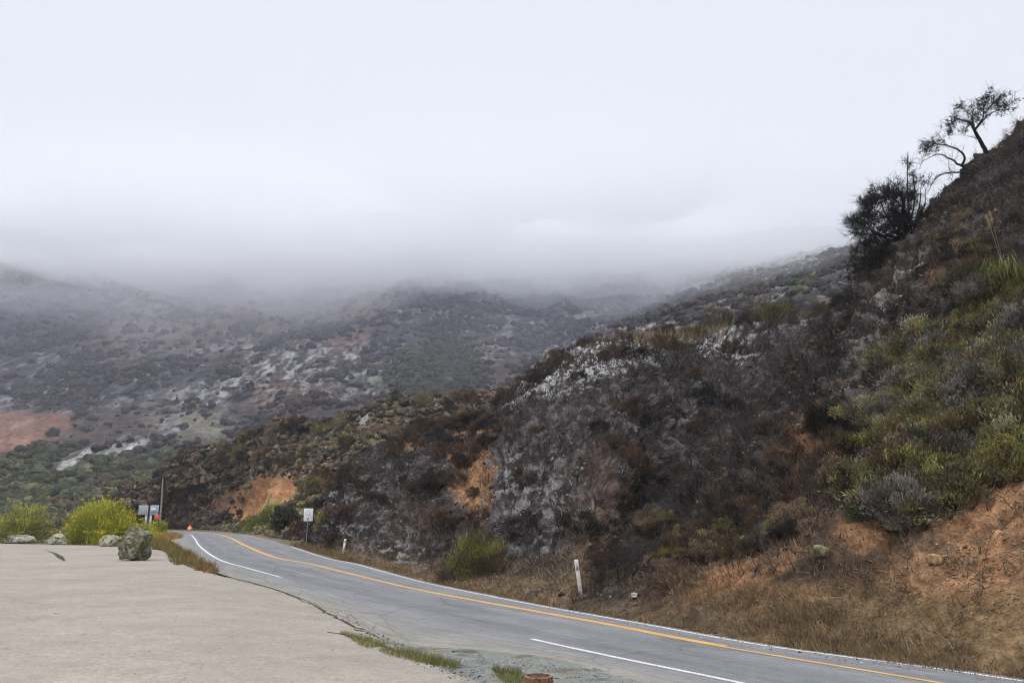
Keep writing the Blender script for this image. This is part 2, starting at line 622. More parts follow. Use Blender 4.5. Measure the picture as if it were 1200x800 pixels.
def parking_mat():
    m, nt, out = new_mat('beige_asphalt')
    tc = N(nt, 'ShaderNodeTexCoord')
    c = N(nt, 'ShaderNodeRGB')
    c.outputs[0].default_value = (.312, .276, .234, 1)
    col = c.outputs[0]
    mp = N(nt, 'ShaderNodeMapping')
    mp.inputs['Scale'].default_value = (.22, .8, 1)
    mp.inputs['Rotation'].default_value = (0, 0, R(-24))
    L(nt, tc.outputs['Object'], mp.inputs[0])
    col, _ = mul_noise(nt, col, mp.outputs[0], 1.1, .965, 1.03, 5)
    col, _ = mul_noise(nt, col, tc.outputs['Object'], .18, .92, 1.07)
    col, _ = mul_noise(nt, col, tc.outputs['Object'], 1.3, .92, 1.06, 6, .7)
    col, _ = mul_noise(nt, col, tc.outputs['Object'], 11.0, .82, 1.16, 4)
    col, f = mul_noise(nt, col, tc.outputs['Object'], 60.0, .62, 1.38, 2)
    col, _ = mul_noise(nt, col, tc.outputs['Object'], .8, .88, 1.08, 8, .75)
    col, _ = mul_noise(nt, col, tc.outputs['Object'], .28, .91, 1.06, 6, .6)
    ve = N(nt, 'ShaderNodeTexVoronoi', feature='DISTANCE_TO_EDGE')
    ve.inputs['Scale'].default_value = .16
    wn = N(nt, 'ShaderNodeTexNoise')
    wn.inputs['Scale'].default_value = .9
    wn.inputs['Detail'].default_value = 5
    L(nt, tc.outputs['Object'], wn.inputs['Vector'])
    wm = N(nt, 'ShaderNodeMix', data_type='RGBA', blend_type='ADD')
    wm.inputs[0].default_value = 1.6
    L(nt, tc.outputs['Object'], wm.inputs[6])
    L(nt, wn.outputs['Color'], wm.inputs[7])
    L(nt, wm.outputs[2], ve.inputs['Vector'])
    wr = N(nt, 'ShaderNodeMapRange')
    wr.inputs['From Min'].default_value = .0015
    wr.inputs['From Max'].default_value = .006
    wr.inputs['To Min'].default_value = .72
    L(nt, ve.outputs['Distance'], wr.inputs['Value'])
    wx = N(nt, 'ShaderNodeMix', data_type='RGBA', blend_type='MULTIPLY')
    L(nt, wn.outputs['Fac'], wx.inputs[0])
    L(nt, col, wx.inputs[6])
    L(nt, wr.outputs[0], wx.inputs[7])
    col = wx.outputs[2]
    for rot, lo_ in ((-28, .93),):
        m2 = N(nt, 'ShaderNodeMapping')
        m2.inputs['Scale'].default_value = (.035, .75, 1)
        m2.inputs['Rotation'].default_value = (0, 0, R(rot))
        L(nt, tc.outputs['Object'], m2.inputs[0])
        n2 = N(nt, 'ShaderNodeTexNoise')
        n2.inputs['Scale'].default_value = 1.6
        n2.inputs['Detail'].default_value = 3
        n2.inputs['Distortion'].default_value = 1.2
        L(nt, m2.outputs[0], n2.inputs['Vector'])
        r2 = N(nt, 'ShaderNodeMapRange')
        r2.inputs['From Min'].default_value = .60
        r2.inputs['From Max'].default_value = .70
        r2.inputs['To Min'].default_value = 1.0
        r2.inputs['To Max'].default_value = lo_
        L(nt, n2.outputs['Fac'], r2.inputs['Value'])
        x2 = N(nt, 'ShaderNodeMix', data_type='RGBA', blend_type='MULTIPLY')
        x2.inputs[0].default_value = 1
        L(nt, col, x2.inputs[6])
        L(nt, r2.outputs[0], x2.inputs[7])
        col = x2.outputs[2]
    vo = N(nt, 'ShaderNodeTexVoronoi')
    vo.inputs['Scale'].default_value = .8
    L(nt, tc.outputs['Object'], vo.inputs['Vector'])
    mr = N(nt, 'ShaderNodeMapRange')
    mr.inputs['From Min'].default_value = .03
    mr.inputs['From Max'].default_value = .06
    mr.inputs['To Min'].default_value = .45
    L(nt, vo.outputs['Distance'], mr.inputs['Value'])
    mx = N(nt, 'ShaderNodeMix', data_type='RGBA', blend_type='MULTIPLY')
    mx.inputs[0].default_value = 1
    L(nt, col, mx.inputs[6])
    L(nt, mr.outputs[0], mx.inputs[7])
    b = N(nt, 'ShaderNodeBsdfPrincipled')
    b.inputs['Roughness'].default_value = .9
    b.inputs['Specular IOR Level'].default_value = .15
    L(nt, mx.outputs[2], b.inputs['Base Color'])
    bp = N(nt, 'ShaderNodeBump')
    bp.inputs['Distance'].default_value = .008
    L(nt, f, bp.inputs['Height'])
    L(nt, bp.outputs[0], b.inputs['Normal'])
    L(nt, b.outputs[0], out.inputs['Surface'])
    return m


lot = grid_mesh('parking_lot', P, None, parking_mat())
tag(lot, 'pale beige worn asphalt turnout beside the road', kind='structure')


def wob_strip(name, pts, widths, mat, lab, z=.05, jit=.03, seed=0):
    g = np.array([ground(*p) for p in pts])
    g = cr(g, 60)
    w = np.interp(np.linspace(0, 1, 60), np.linspace(0, 1, len(widths)), widths)
    r = np.random.default_rng(seed)
    w = w * (.7 + .6 * r.random(60))
    g[:, :2] += r.normal(0, jit, (60, 2))
    t = np.gradient(g[:, :2], axis=0)
    t /= np.linalg.norm(t, axis=1)[:, None] + 1e-9
    n = np.stack([-t[:, 1], t[:, 0]], 1)
    Pp = []
    for s in (-.5, .5):
        q = g.copy()
        q[:, :2] += n * s * w[:, None]
        q[:, 2] = zg(q[:, 0], q[:, 1]) + z
        Pp.append(q)
    o = grid_mesh(name, np.array(Pp), None, mat)
    tag(o, lab, kind='structure')


M_TAR = plain_mat('dark_crack', (.055, .05, .045), .9, .1, var=.4, scale=5)
wob_strip('pavement_crack', ((52, 645), (62, 648), (70, 653), (75, 658)), (.05, .2, .35, .12), M_TAR, 'dark crack across the far side of the turnout', seed=3)
wob_strip('pavement_crack', ((383, 742.5), (405, 746), (440, 756), (480, 771)), (.04, .10, .16, .1), M_TAR, 'short dark crack running into the grass tufts', z=.052, seed=6)
wob_strip('pavement_seam', ((250, 674.5), (290, 682.5), (335, 697), (372, 714), (405, 731), (440, 749)), (.04, .06, .03, .10, .12, .05), M_TAR, 'dark seam between the turnout and the road asphalt', z=.052, seed=4, jit=.06)

# ground sheet + gravel shoulder
gx = np.concatenate([[-6000, -2500, -1000, -400], np.linspace(-200, 120, 161), [250, 600, 2000, 6000]])
gy = np.concatenate([[-4000, -800, -120], np.linspace(-40, 200, 161), [300, 600, 1500, 5000, 9000]])
GX, GY = np.meshgrid(gx, gy)
GZ = zg(GX, GY)
GP = np.stack([GX, GY, GZ - .03 + .02 * fbm(np.stack([GX, GY, GY * 0], -1), 3, 2)], -1)
f1 = fbm(np.stack([GX, GY, GY * 0], -1), 4.0, 3, 5)
gc = np.zeros(GP.shape)
gc[:] = (.17, .125, .075)
gc = mix(gc, (.10, .10, .05), sstep(-.1, .4, f1))
gobj = grid_mesh('ground', GP, gc, M_TERRAIN)
tag(gobj, 'dry earth around the road and turnout', kind='structure')

E0 = RL[3][:st_idx(5.2)]
K0 = PEd
n = 120
ea = E0[np.linspace(0, len(E0) - 1, n).astype(int)]
i1 = int(np.argmin(np.abs(PEd[:, 1] - E0[-1, 1])))
ka = PEd[np.linspace(0, i1, n).astype(int)]
P = np.array([ea + (ka - ea) * s for s in np.linspace(-.06, 1.06, 24)])
P[..., 2] = zg(P[..., 0], P[..., 1]) + .036 + .012 * fbm(P, .35, 3, 3) - .006
gn = fbm(P, .9, 3, 8)
gcx = np.zeros(P.shape)
gcx[:] = (.20, .21, .195)
gcx = mix(gcx, (.2, .165, .125), sstep(0, .5, gn))
gcx = mix(gcx, (.12, .11, .095), sstep(.25, .7, fbm(P, .5, 3, 31)))
gv = grid_mesh('gravel_shoulder', P, gcx, attr_mat('gravel', .95, .1, ((9.0, .75, 1.25), (60.0, .45, 1.55), (140.0, .6, 1.4)), bump=.02, bscale=60))
tag(gv, 'grey gravel shoulder between turnout and road', kind='structure')

# ------------------------------------------------------------------ hills


def loft(cols, fr):
    """cols: list of (base3d, crest3d); rows from foot over crest to the back"""
    G = []
    for B, T in cols:
        B = np.asarray(B, float)
        T = np.asarray(T, float)
        h = T[:2] - B[:2]
        ln = np.linalg.norm(h)
        h = np.array([*(h / ln), 0])
        v1 = B + h * min(1.0, ln * .08) + np.array([0, 0, .12])
        rr = [B - h * .25 + np.array([0, 0, -.12]), v1]
        for t, bz in fr:
            q = v1 + (T - v1) * t
            q[2] += bz * (T[2] - B[2])
            rr.append(q)
        rr += [T, T + h * ln * .10 + np.array([0, 0, -.015 * (T[2] - B[2])]), T + h * ln * .4 + np.array([0, 0, -.25 * (T[2] - B[2]) - 1])]
        G.append(rr)
    return np.transpose(np.array(G), (1, 0, 2))     # rows, cols


def gp(u, v):
    return ground(u, v)


NEAR = [
    (gp(2000, 945), at(1900, -420, 42)), (gp(1600, 871), at(1560, -120, 46)), (gp(1350, 827), at(1340, 40, 48)),
    (gp(1205, 801), at(1215, 140, 50)), (gp(1060, 779), at(1130, 212, 50)), (gp(940, 762), at(1062, 268, 49)),
    (gp(855, 749), at(1003, 335, 48)), (gp(795, 738.5), at(935, 410, 47)), (gp(750, 730.5), at(865, 492, 45)),
    (gp(718, 724.5), at(795, 580, 43)), (gp(697, 720.7), at(735, 640, 41)), (gp(680, 717.4), at(690, 668, 40.5)), (gp(664, 714.2), at(650, 690, 41.5)), (gp(650, 711.4), at(620, 694, 43))]
KNOB = [
    (at(1150, 560, 66), at(1200, 300, 98)), (at(1060, 590, 62), at(1090, 345, 94)), (at(960, 622, 57), at(1000, 362, 92)),
    (at(850, 668, 51), at(920, 380, 90)), (at(745, 705, 44), at(840, 396, 88)), (gp(672, 714), at(765, 400, 86)),
    (gp(622, 706), at(700, 406, 84)), (gp(572, 696.5), at(640, 426, 83)), (gp(524, 687), at(592, 458, 81)),
    (gp(478, 675), at(545, 480, 80)), (gp(436, 664.5), at(492, 492, 80)), (gp(404, 656), at(445, 520, 79)),
    (gp(380, 647), at(408, 556, 79)), (gp(362, 640), at(378, 600, 78)), (gp(350, 635), at(356, 628, 78))]
SPUR = [
    (at(640, 640, 86), at(720, 440, 175)), (at(520, 640, 88), at(620, 452, 172)), (at(430, 637, 95), at(540, 462, 168)),
    (gp(352, 633), at(470, 470, 163)), (gp(318, 628), at(410, 478, 160)), (gp(285, 623.8), at(355, 488, 162)),
    (gp(250, 621.2), at(302, 505, 170)), (gp(222, 619.8), at(252, 533, 178)), (gp(198, 619.3), at(208, 552, 186)),
    (gp(178, 618.9), at(178, 572, 192)), (gp(158, 618.5), at(150, 592, 198)), (gp(135, 618), at(124, 612, 204))]

SURF = {}


def make_hill(name, cols, nr, nc, fr, amp, colour, label, mat=M_TERRAIN):
    G = loft(cols, fr)
    Pp = cr(cr(G, nr, 0), nc, 1)
    nrm = normals(Pp)
    rowt = np.linspace(0, 1, nr)[:, None]
    grow = sstep(.12, .28, rowt) + .12
    d = 0
    for a, sc, o, sd, kind in amp:
        if kind == 'r':
            d = d + a * (ridged(Pp * np.array([1, 1, .5]), sc, o, sd) - .5)
        else:
            d = d + a * fbm(Pp, sc, o, sd)
    u, v = proj(Pp)
    d = d * grow
    if name == 'hillside':
        ct = np.linspace(0, 1, nc)[None]
        d = d * (1 - .8 * sstep(.72, .88, ct)) - .8 * sstep(.86, 1, ct)
        qs = np.stack([Pp[..., 0] * .9 + Pp[..., 2] * .6, Pp[..., 1] * .5, (Pp[..., 2] - Pp[..., 0]) * .18], -1)
        d = d + .38 * fbm(qs, .8, 4, 51) * blob(u, v, 1000, 390, 260, 90, -47, .5)
        d = d + sstep(.45, .7, rowt) * (1 - sstep(.6, .8, ct)) * (.55 * ridged(Pp * np.array([1, 1, .6]), 2.4, 4, 26) - .35 + .25 * fbm(Pp, .6, 3, 28))
    Pd = Pp + nrm * d[..., None]
    c = colour(Pp, u, v, rowt + 0 * u, d)
    ob = grid_mesh(name, Pd, np.clip(c, .008, .8), mat)
    tag(ob, label, kind='structure')
    SURF[ob.name] = dict(t=rowt + 0 * u, P=Pd, u=u, v=v, n=nrm, ob=ob, c=c)
    return ob


def col_near(P, u, v, t, d):
    e = fbm(P, 1.2, 4, 41) * .5
    e2 = fbm(P, .45, 3, 43) * .5
    q = np.stack([P[..., 0] * .9 + P[..., 2] * .6, P[..., 1] * .5, (P[..., 2] - P[..., 0]) * .18], -1)   # streaks that run down the slope
    stv = fbm(q, .8, 4, 51)
    c = np.zeros(P.shape)
    c[:] = (.022, .019, .0185)
    c = mix(c, (.055, .045, .040), sstep(0, .7, e * 1.2 + e2 * .5))
    rockzone = blob(u, v, 1040, 345, 210, 62, -48, .5, e)
    c = mix(c, (.19, .17, .155), np.clip(rockzone * sstep(.08, .5, stv), 0, 1) * .85)
    c = mix(c, (.018, .016, .016), np.clip(rockzone * sstep(.05, .4, -stv), 0, 1) * .85)
    c = mix(c, (.46, .44, .42), blob(u, v, 1068, 318, 62, 5.0, -52, .5, e * 1.2 + e2 * 1.2) * sstep(-.35, .0, e2))
    c = mix(c, (.30, .285, .27), blob(u, v, 1036, 372, 70, 3.5, -50, .5, e * 1.4 + e2 * 1.6) * sstep(-.2, .1, e2) * .9)
    c = mix(c, (.25, .24, .23), blob(u, v, 1000, 430, 60, 3.5, -48, .5, e * 1.6 + e2 * 1.4) * .4 * sstep(-.1, .2, e2))
    c = mix(c, (.18, .17, .165), sstep(.28, .6, stv * .7 + e2) * blob(u, v, 900, 500, 150, 40, -46, .6) * .25)
    c = mix(c, (.019, .017, .017), blob(u, v, 870, 505, 215, 48, -47, .5, e * 1.2) * .75)
    # warmer brown toward the right hand side and the foot
    warm = sstep(0, 1, (u - 960 + (v - 600) * .7) / 200 + e * .8) * sstep(250, 420, v)
    c = mix(c, (.125, .076, .045), warm * .85)
    c = mix(c, (.105, .064, .038), blob(u, v, 850, 640, 130, 50, -30, .6, e * 1.2) * .75)
    foot = sstep(.0, 1.0, (v - (.30 * (u - 640) + 575)) / 60 + e * 1.2 + (u - 940) / 160)
    c = mix(c, (.21, .12, .066), np.clip(foot, 0, 1) * .7 * sstep(560, 680, v) * (.15 + .85 * sstep(800, 960, u + 60 * e)))
    for b in ((1165, 610, 42, 62, 10), (1150, 690, 55, 40, -10), (1125, 408, 18, 22, 0), (1105, 335, 10, 10, 0), (868, 690, 40, 22, -30),
              (965, 718, 40, 14, 10), (1010, 640, 24, 14, 0), (930, 660, 26, 14, -40), (935, 515, 12, 26, 30), (1195, 360, 8, 14, 0), (1080, 690, 30, 25, 0)):
        c = mix(c, (.27, .145, .075), blob(u, v, *b[:4], b[4], .6, e * 1.6 + e2 * 1.0) * .8)
    c = mix(c, (.03, .027, .026), blob(u, v, 720, 640, 90, 70, -40, .5, e) * .8)
    c = mix(c, (.036, .03, .03), blob(u, v, 1010, 270, 60, 70, -50, .5, e) * .75)
    c = mix(c, (.028, .024, .023), blob(u, v, 1150, 215, 95, 75, -30, .4, e) * .85)
    c = mix(c, (.12, .085, .045), sstep(.03, 0, (t - .17)) * (.25 + .55 * sstep(800, 950, u)))
    return c * (1 + .45 * e2[..., None])


def col_knob(P, u, v, t, d):
    e = fbm(P, 3.0, 4, 61) * .5
    e2 = fbm(P, .8, 4, 63) * .5
    e3 = fbm(P, .5, 3, 65, .8) * .5
    c = np.zeros(P.shape)
    c[:] = (.034, .029, .029)
    c = mix(c, (.068, .054, .049), sstep(-.1, .5, e))
    c = mix(c, (.022, .020, .020), sstep(.05, .4, -e2 + e * .3) * .8)
    ash = sstep(.12, .42, e3 * 1.2 + e2 * .6 + e * .3)
    c = mix(c, (.15, .145, .145), ash * .35)
    zones = ((700, 416, 100, 16, -4, 1.0), (660, 440, 45, 22, -20, 1.0), (630, 452, 40, 20, 0, .9), (830, 404, 45, 11, 12, 1.0), (755, 404, 40, 10, 0, .7), (890, 382, 50, 12, -10, .9),
             (655, 590, 70, 45, 0, .32), (590, 560, 30, 40, 20, .25), (440, 500, 26, 14, -20, .8), (470, 640, 30, 26, -30, .45), (420, 600, 35, 45, 0, .3),
             (505, 480, 30, 10, -15, .8), (760, 480, 50, 25, 20, .15), (395, 585, 20, 40, 0, .35), (800, 490, 25, 8, 0, .6))
    for cu, cv, ru, rv, ro, s in zones:
        m = blob(u, v, cu, cv, ru, rv, ro, .5, e * .8)
        c = mix(c, (.33, .325, .32), m * s * sstep(.0, .3, e2 * .7 + e3 * 1.6))
    for cu, cv, ru, rv, ro in ((556, 545, 16, 42, 12), (548, 575, 22, 18, 0), (535, 520, 10, 20, 0), (516, 525, 6, 6, 0), (478, 515, 10, 8, 0), (690, 620, 22, 34, 10)):
        c = mix(c, (.30, .165, .08), blob(u, v, cu, cv, ru, rv, ro, .5, e2 * 1.2 + e3) * .8)
    c = mix(c, (.075, .05, .04), blob(u, v, 700, 600, 40, 70, 20, .6, e) * .8)
    c = mix(c, (.055, .04, .034), blob(u, v, 480, 610, 40, 30, -30, .6, e) * .6)
    c = mix(c, (.15, .10, .06), sstep(.03, 0, (t - .17)) * .9 * (.5 + .5 * sstep(-.1, .2, e2)))
    return c * (1 + .5 * e3[..., None])


def col_spur(P, u, v, t, d):
    e = fbm(P, 6.0, 4, 71) * .5
    e2 = fbm(P, 1.6, 4, 73) * .5
    c = np.zeros(P.shape)
    c[:] = (.13, .095, .07)
    c = mix(c, (.22, .165, .10), sstep(-.05, .4, e + e2 * .6))
    c = mix(c, (.045, .036, .034), sstep(.0, .35, -e2 + e * .4) * .85)
    c = mix(c, (.10, .10, .045), sstep(.1, .4, fbm(P, 5, 3, 77) * .5) * .35)
    for cu, cv, ru, rv, ro in ((322, 576, 38, 20, -6), (295, 586, 28, 22, -30), (275, 604, 14, 18, -30)):
        c = mix(c, np.array((.37, .19, .095)), blob(u, v, cu, cv, ru, rv, ro, .5, e2 * 1.4))
    c = mix(c, (.15, .17, .05), blob(u, v, 315, 603, 42, 20, -18, .4, e2 * .7))
    c = mix(c, (.33, .33, .34), blob(u, v, 430, 497, 20, 9, -25, .5, e2) * .9)
    c = mix(c, (.3, .3, .31), blob(u, v, 500, 482, 35, 8, -12, .5, e2) * .9)
    c = mix(c, (.28, .15, .09), blob(u, v, 265, 548, 10, 6, 0, .5, e2) * .8)
    return c * (1 + .5 * e2[..., None])


make_hill('hillside', NEAR, 330, 430, ((.12, -.01), (.3, .0), (.5, .015), (.72, .02)),
          ((.75, 7.0, 3, 21, 'f'), (.30, 2.3, 3, 22, 'f'), (.22, .8, 3, 23, 'r'), (.12, .3, 2, 24, 'f')), col_near,
          'steep burned roadside slope rising above the white edge line')
make_hill('hill', KNOB, 260, 420, ((.12, .0), (.3, .03), (.5, .06), (.72, .07)),
          ((1.3, 12.0, 3, 31, 'f'), (.35, 3.2, 3, 32, 'r'), (.22, 1.0, 3, 33, 'f'), (.16, .35, 2, 34, 'f')), col_knob,
          'ash streaked burned knoll behind the leaning white post')
make_hill('hill', SPUR, 170, 300, ((.12, .0), (.3, .03), (.5, .04), (.72, .04)),
          ((3.0, 18.0, 3, 35, 'f'), (1.2, 6.0, 3, 36, 'r'), (.5, 1.8, 3, 37, 'f')), col_spur,
          'brown scrub covered spur above the far bend')

# ------------------------------------------------------------------ far mountain


def make_mountain():
    rows = [(618, 200), (600, 222), (575, 248), (550, 270), (520, 300), (490, 332), (460, 368), (430, 405), (400, 445), (370, 490), (340, 545), (310, 610),
            (280, 700), (262, 800), (268, 900), (290, 1050)]
    us = np.linspace(-420, 1620, 40)
    C = np.zeros((len(rows), len(us), 3))
    for i, (v, Y) in enumerate(rows):
        for j, u in enumerate(us):
            # ridge coming down from upper right to lower left
            line = 258 + (1010 - u) * .36          # v of the ridge crest at this u
            k = sstep(0, 55, v - line) * sstep(560, 760, u)
            y = Y * (1 - (.40 + .09 * sstep(780, 980, u)) * k)
            line2 = 318 + (u - 520) * .55 if u > 520 else 318 + (520 - u) * .25
            k2 = sstep(0, 50, v - line2) * (1 - sstep(640, 760, u)) * sstep(150, 420, u)
            y *= (1 - .05 * k2)
            if v < 300:
                v = v + (10 * math.sin(u * .011 + 1) + 7 * math.sin(u * .027)) * (300 - v) / 40
            C[i, j] = at(u, v, y)
    Pp = cr(cr(C, 420, 0), 640, 1)
    u, v = proj(Pp)
    A = np.stack([Pp[..., 0], Pp[..., 1], Pp[..., 2]], -1)
    gul = ridged(A * np.array([1, .35, .35]), 70, 3, 81)
    bump = 17 * (gul - .6) + 12 * fbm(A * np.array([1, .5, .5]), 40, 3, 82) + 2.2 * fbm(A, 12, 3, 83)
    far = sstep(200, 300, Pp[..., 1])
    dirv = Pp - np.array([0, 0, CAM_Z])
    dirv /= np.linalg.norm(dirv, axis=-1)[..., None]
    Pp = Pp + dirv * (bump * 1.5 * far)[..., None]
    nrm = normals(Pp)
    Pp = Pp + nrm * (.9 * fbm(Pp, 5, 3, 84) * far)[..., None]
    Q = A * np.array([1, .17, .5])
    e = fbm(Q, 18, 4, 91) * .5
    e2 = fbm(Q, 5, 4, 92) * .5
    e3 = fbm(Q, 1.7, 3, 93) * .5
    c = np.zeros(Pp.shape)
    c[:] = (.064, .054, .055)
    c = mix(c, (.115, .082, .068), sstep(-.1, .4, e))
    c = mix(c, (.05, .044, .044), sstep(.0, .4, -e2 + .3 * e) * .8)
    ash = sstep(.12, .42, e2 * .8 + e3 * .8 + .5 * fbm(Q, 28, 2, 97) - .12)
    c = mix(c, (.27, .262, .26), ash * .6)
    # shapes of their own: ash fans, bare cuts, green pockets
    for cu, cv, ru, rv, ro, s in ((350, 430, 90, 32, -12, .95), (390, 420, 50, 20, 0, .9), (440, 440, 60, 28, -20, .6), (250, 460, 50, 14, -10, .6), (90, 543, 42, 20, -8, .8), (155, 527, 24, 13, 0, .8), (560, 400, 40, 24, 20, .6),
                                  (650, 410, 16, 22, 30, .9), (940, 300, 60, 15, -18, .95), (980, 290, 30, 12, -15, .9), (690, 375, 14, 8, 0, .8), (740, 385, 40, 6, -10, .9), (880, 345, 40, 18, -15, .5), (60, 455, 60, 12, -8, .5), (120, 470, 70, 12, -10, .6),
                                  (230, 405, 60, 14, -8, .5), (215, 350, 60, 10, -15, .5), (500, 370, 60, 14, 10, .6), (600, 365, 40, 14, 25, .6), (30, 420, 50, 10, -10, .5), (300, 405, 40, 12, -8, .5), (180, 440, 60, 10, -8, .5)):
        m = blob(u, v, cu, cv, ru, rv, ro, .5, e2 * 1.2)
        c = mix(c, (.40, .39, .385), m * s * sstep(-.06, .36, e2 * .5 + e3))
    for cu, cv, ru, rv, ro, s in ((300, 360, 130, 40, -10, .55), (395, 370, 45, 40, 10, .7), (180, 400, 80, 25, -10, .4), (420, 340, 40, 14, 0, .7), (330, 465, 50, 20, 0, .5), (560, 440, 40, 25, 0, .3)):
        c = mix(c, (.20, .125, .082), blob(u, v, cu, cv, ru, rv, ro, .6, e2) * s)
    m = blob(u, v, 16, 508, 62, 24, -12, .4, e2 * 1.0 + e * .4)
    st = fbm(np.stack([u * .25, v * .02, u * 0], -1), 1, 2, 99)
    c = mix(c, (.25, .135, .09), m * .9)
    c = mix(c, (.17, .095, .065), m * sstep(0, .5, st) * .5)
    m = blob(u, v, 222, 495, 36, 17, 8, .6, e2 * 2.2 + e3)
    c = mix(c, (.27, .25, .18), m * .6)
    m = blob(u, v, 258, 502, 22, 12, 0, .6, e2 * 2.2 + e3)
    c = mix(c, (.27, .25, .17), m * .6)
    for cu, cv, ru, rv, ro, s in ((70, 590, 170, 34, -14, .95), (25, 560, 60, 24, -30, .8), (150, 570, 60, 22, -8, .9), (515, 432, 45, 22, -12, .8), (540, 448, 30, 14, 0, .9), (470, 448, 40, 18, 0, .5), (935, 335, 12, 10, -30, .9), (640, 330, 60, 12, 20, .3)):
        g = blob(u, v, cu, cv, ru, rv, ro, .5, e2)
        c = mix(c, (.075, .09, .04), g * s)
        c = mix(c, (.11, .125, .05), g * s * sstep(0, .4, e3))
    c = c * (1 + .5 * e3[..., None] + .35 * e2[..., None])
    ob = grid_mesh('mountain', Pp, np.clip(c, .01, .8), M_FAR)
    tag(ob, 'burned mountainside climbing into the low fog', kind='structure')
    SURF['mountain'] = dict(t=.5 + 0 * u, gul=gul, e=e, e2=e2, P=Pp, u=u, v=v, n=nrm, ob=ob, c=c)


make_mountain()

# visibility test against the hills
BV = []
for k, s in SURF.items():
    Pk = s['P'][::2, ::2]
    nr, nc = Pk.shape[:2]
    i = np.arange(nr * nc).reshape(nr, nc)
    F = np.stack([i[:-1, :-1], i[:-1, 1:], i[1:, 1:], i[1:, :-1]], -1).reshape(-1, 4)
    BV.append(BVHTree.FromPolygons([tuple(p) for p in Pk.reshape(-1, 3)], [tuple(f) for f in F.tolist()]))
EYE = Vector((0, 0, CAM_Z))


def pix_hit(u, v):
    d = Vector(at(u, v, 10.0)) - EYE
    d.normalize()
    best = None
    for b in BV:
        h = b.ray_cast(EYE, d, 3000)
        if h[0] is not None and (best is None or h[3] < best[1]):
            best = (np.array(h[0]), h[3])
    return best[0] if best else None



def visible(p, lift=.6):
    q = Vector((float(p[0]), float(p[1]), float(p[2]) + lift))
    d = q - EYE
    ln = d.length
    d.normalize()
    for b in BV:
        h = b.ray_cast(EYE, d, ln - .8)
        if h[0] is not None:
            return False
    return True


def scatter(key, dens, n, seed, umin=-30, umax=1230, vis=True, lift=.6, mind=0.0, tmin=0.0):
    """n points on a hill surface; dens(u, v, s) gives the weight per vertex"""
    s = SURF[key]
    P, u, v = s['P'], s['u'], s['v']
    a = np.gradient(P, axis=1)
    b = np.gradient(P, axis=0)
    area = np.linalg.norm(np.cross(a, b), axis=-1)
    w = area * dens(u, v, s) * ((u > umin) & (u < umax) & (v > -40) & (v < 830))
    w = (w * (s['t'] > tmin)).ravel()
    if w.sum() <= 0:
        return np.zeros((0, 3)), np.zeros((0, 3)), np.zeros((0, 2))
    r = np.random.default_rng(seed)
    pick = r.choice(len(w), size=int(n * (3 if vis or mind else 1)), p=w / w.sum())
    out, oi = [], []
    PF, NF, AF, BF = P.reshape(-1, 3), s['n'].reshape(-1, 3), a.reshape(-1, 3), b.reshape(-1, 3)
    for k in pick:
        p = PF[k] + AF[k] * r.uniform(-.5, .5) + BF[k] * r.uniform(-.5, .5)
        if vis and not visible(p, lift):
            continue
        if mind and out and np.min(np.sum((np.array(out) - p) ** 2, 1)) < mind * mind:
            continue
        out.append(p)
        oi.append(k)
        if len(out) >= n:
            break
    oi = np.array(oi, int)
    return np.array(out), NF[oi], np.stack([u.ravel()[oi], v.ravel()[oi]], 1)


# ------------------------------------------------------------------ plants


def unit(x):
    return x / (np.linalg.norm(x, axis=-1, keepdims=True) + 1e-9)


def leaf_quads(c, d, ln, wd, r):
    """diamond leaves at centres c along d"""
    n = len(c)
    side = unit(np.cross(d, r.normal(size=(n, 3))))
    ln = np.broadcast_to(ln, (n,))[:, None]
    wd = np.broadcast_to(wd, (n,))[:, None]
    return np.stack([c - d * ln * .5, c + side * wd * .5, c + d * ln * .5, c - side * wd * .5], 1)


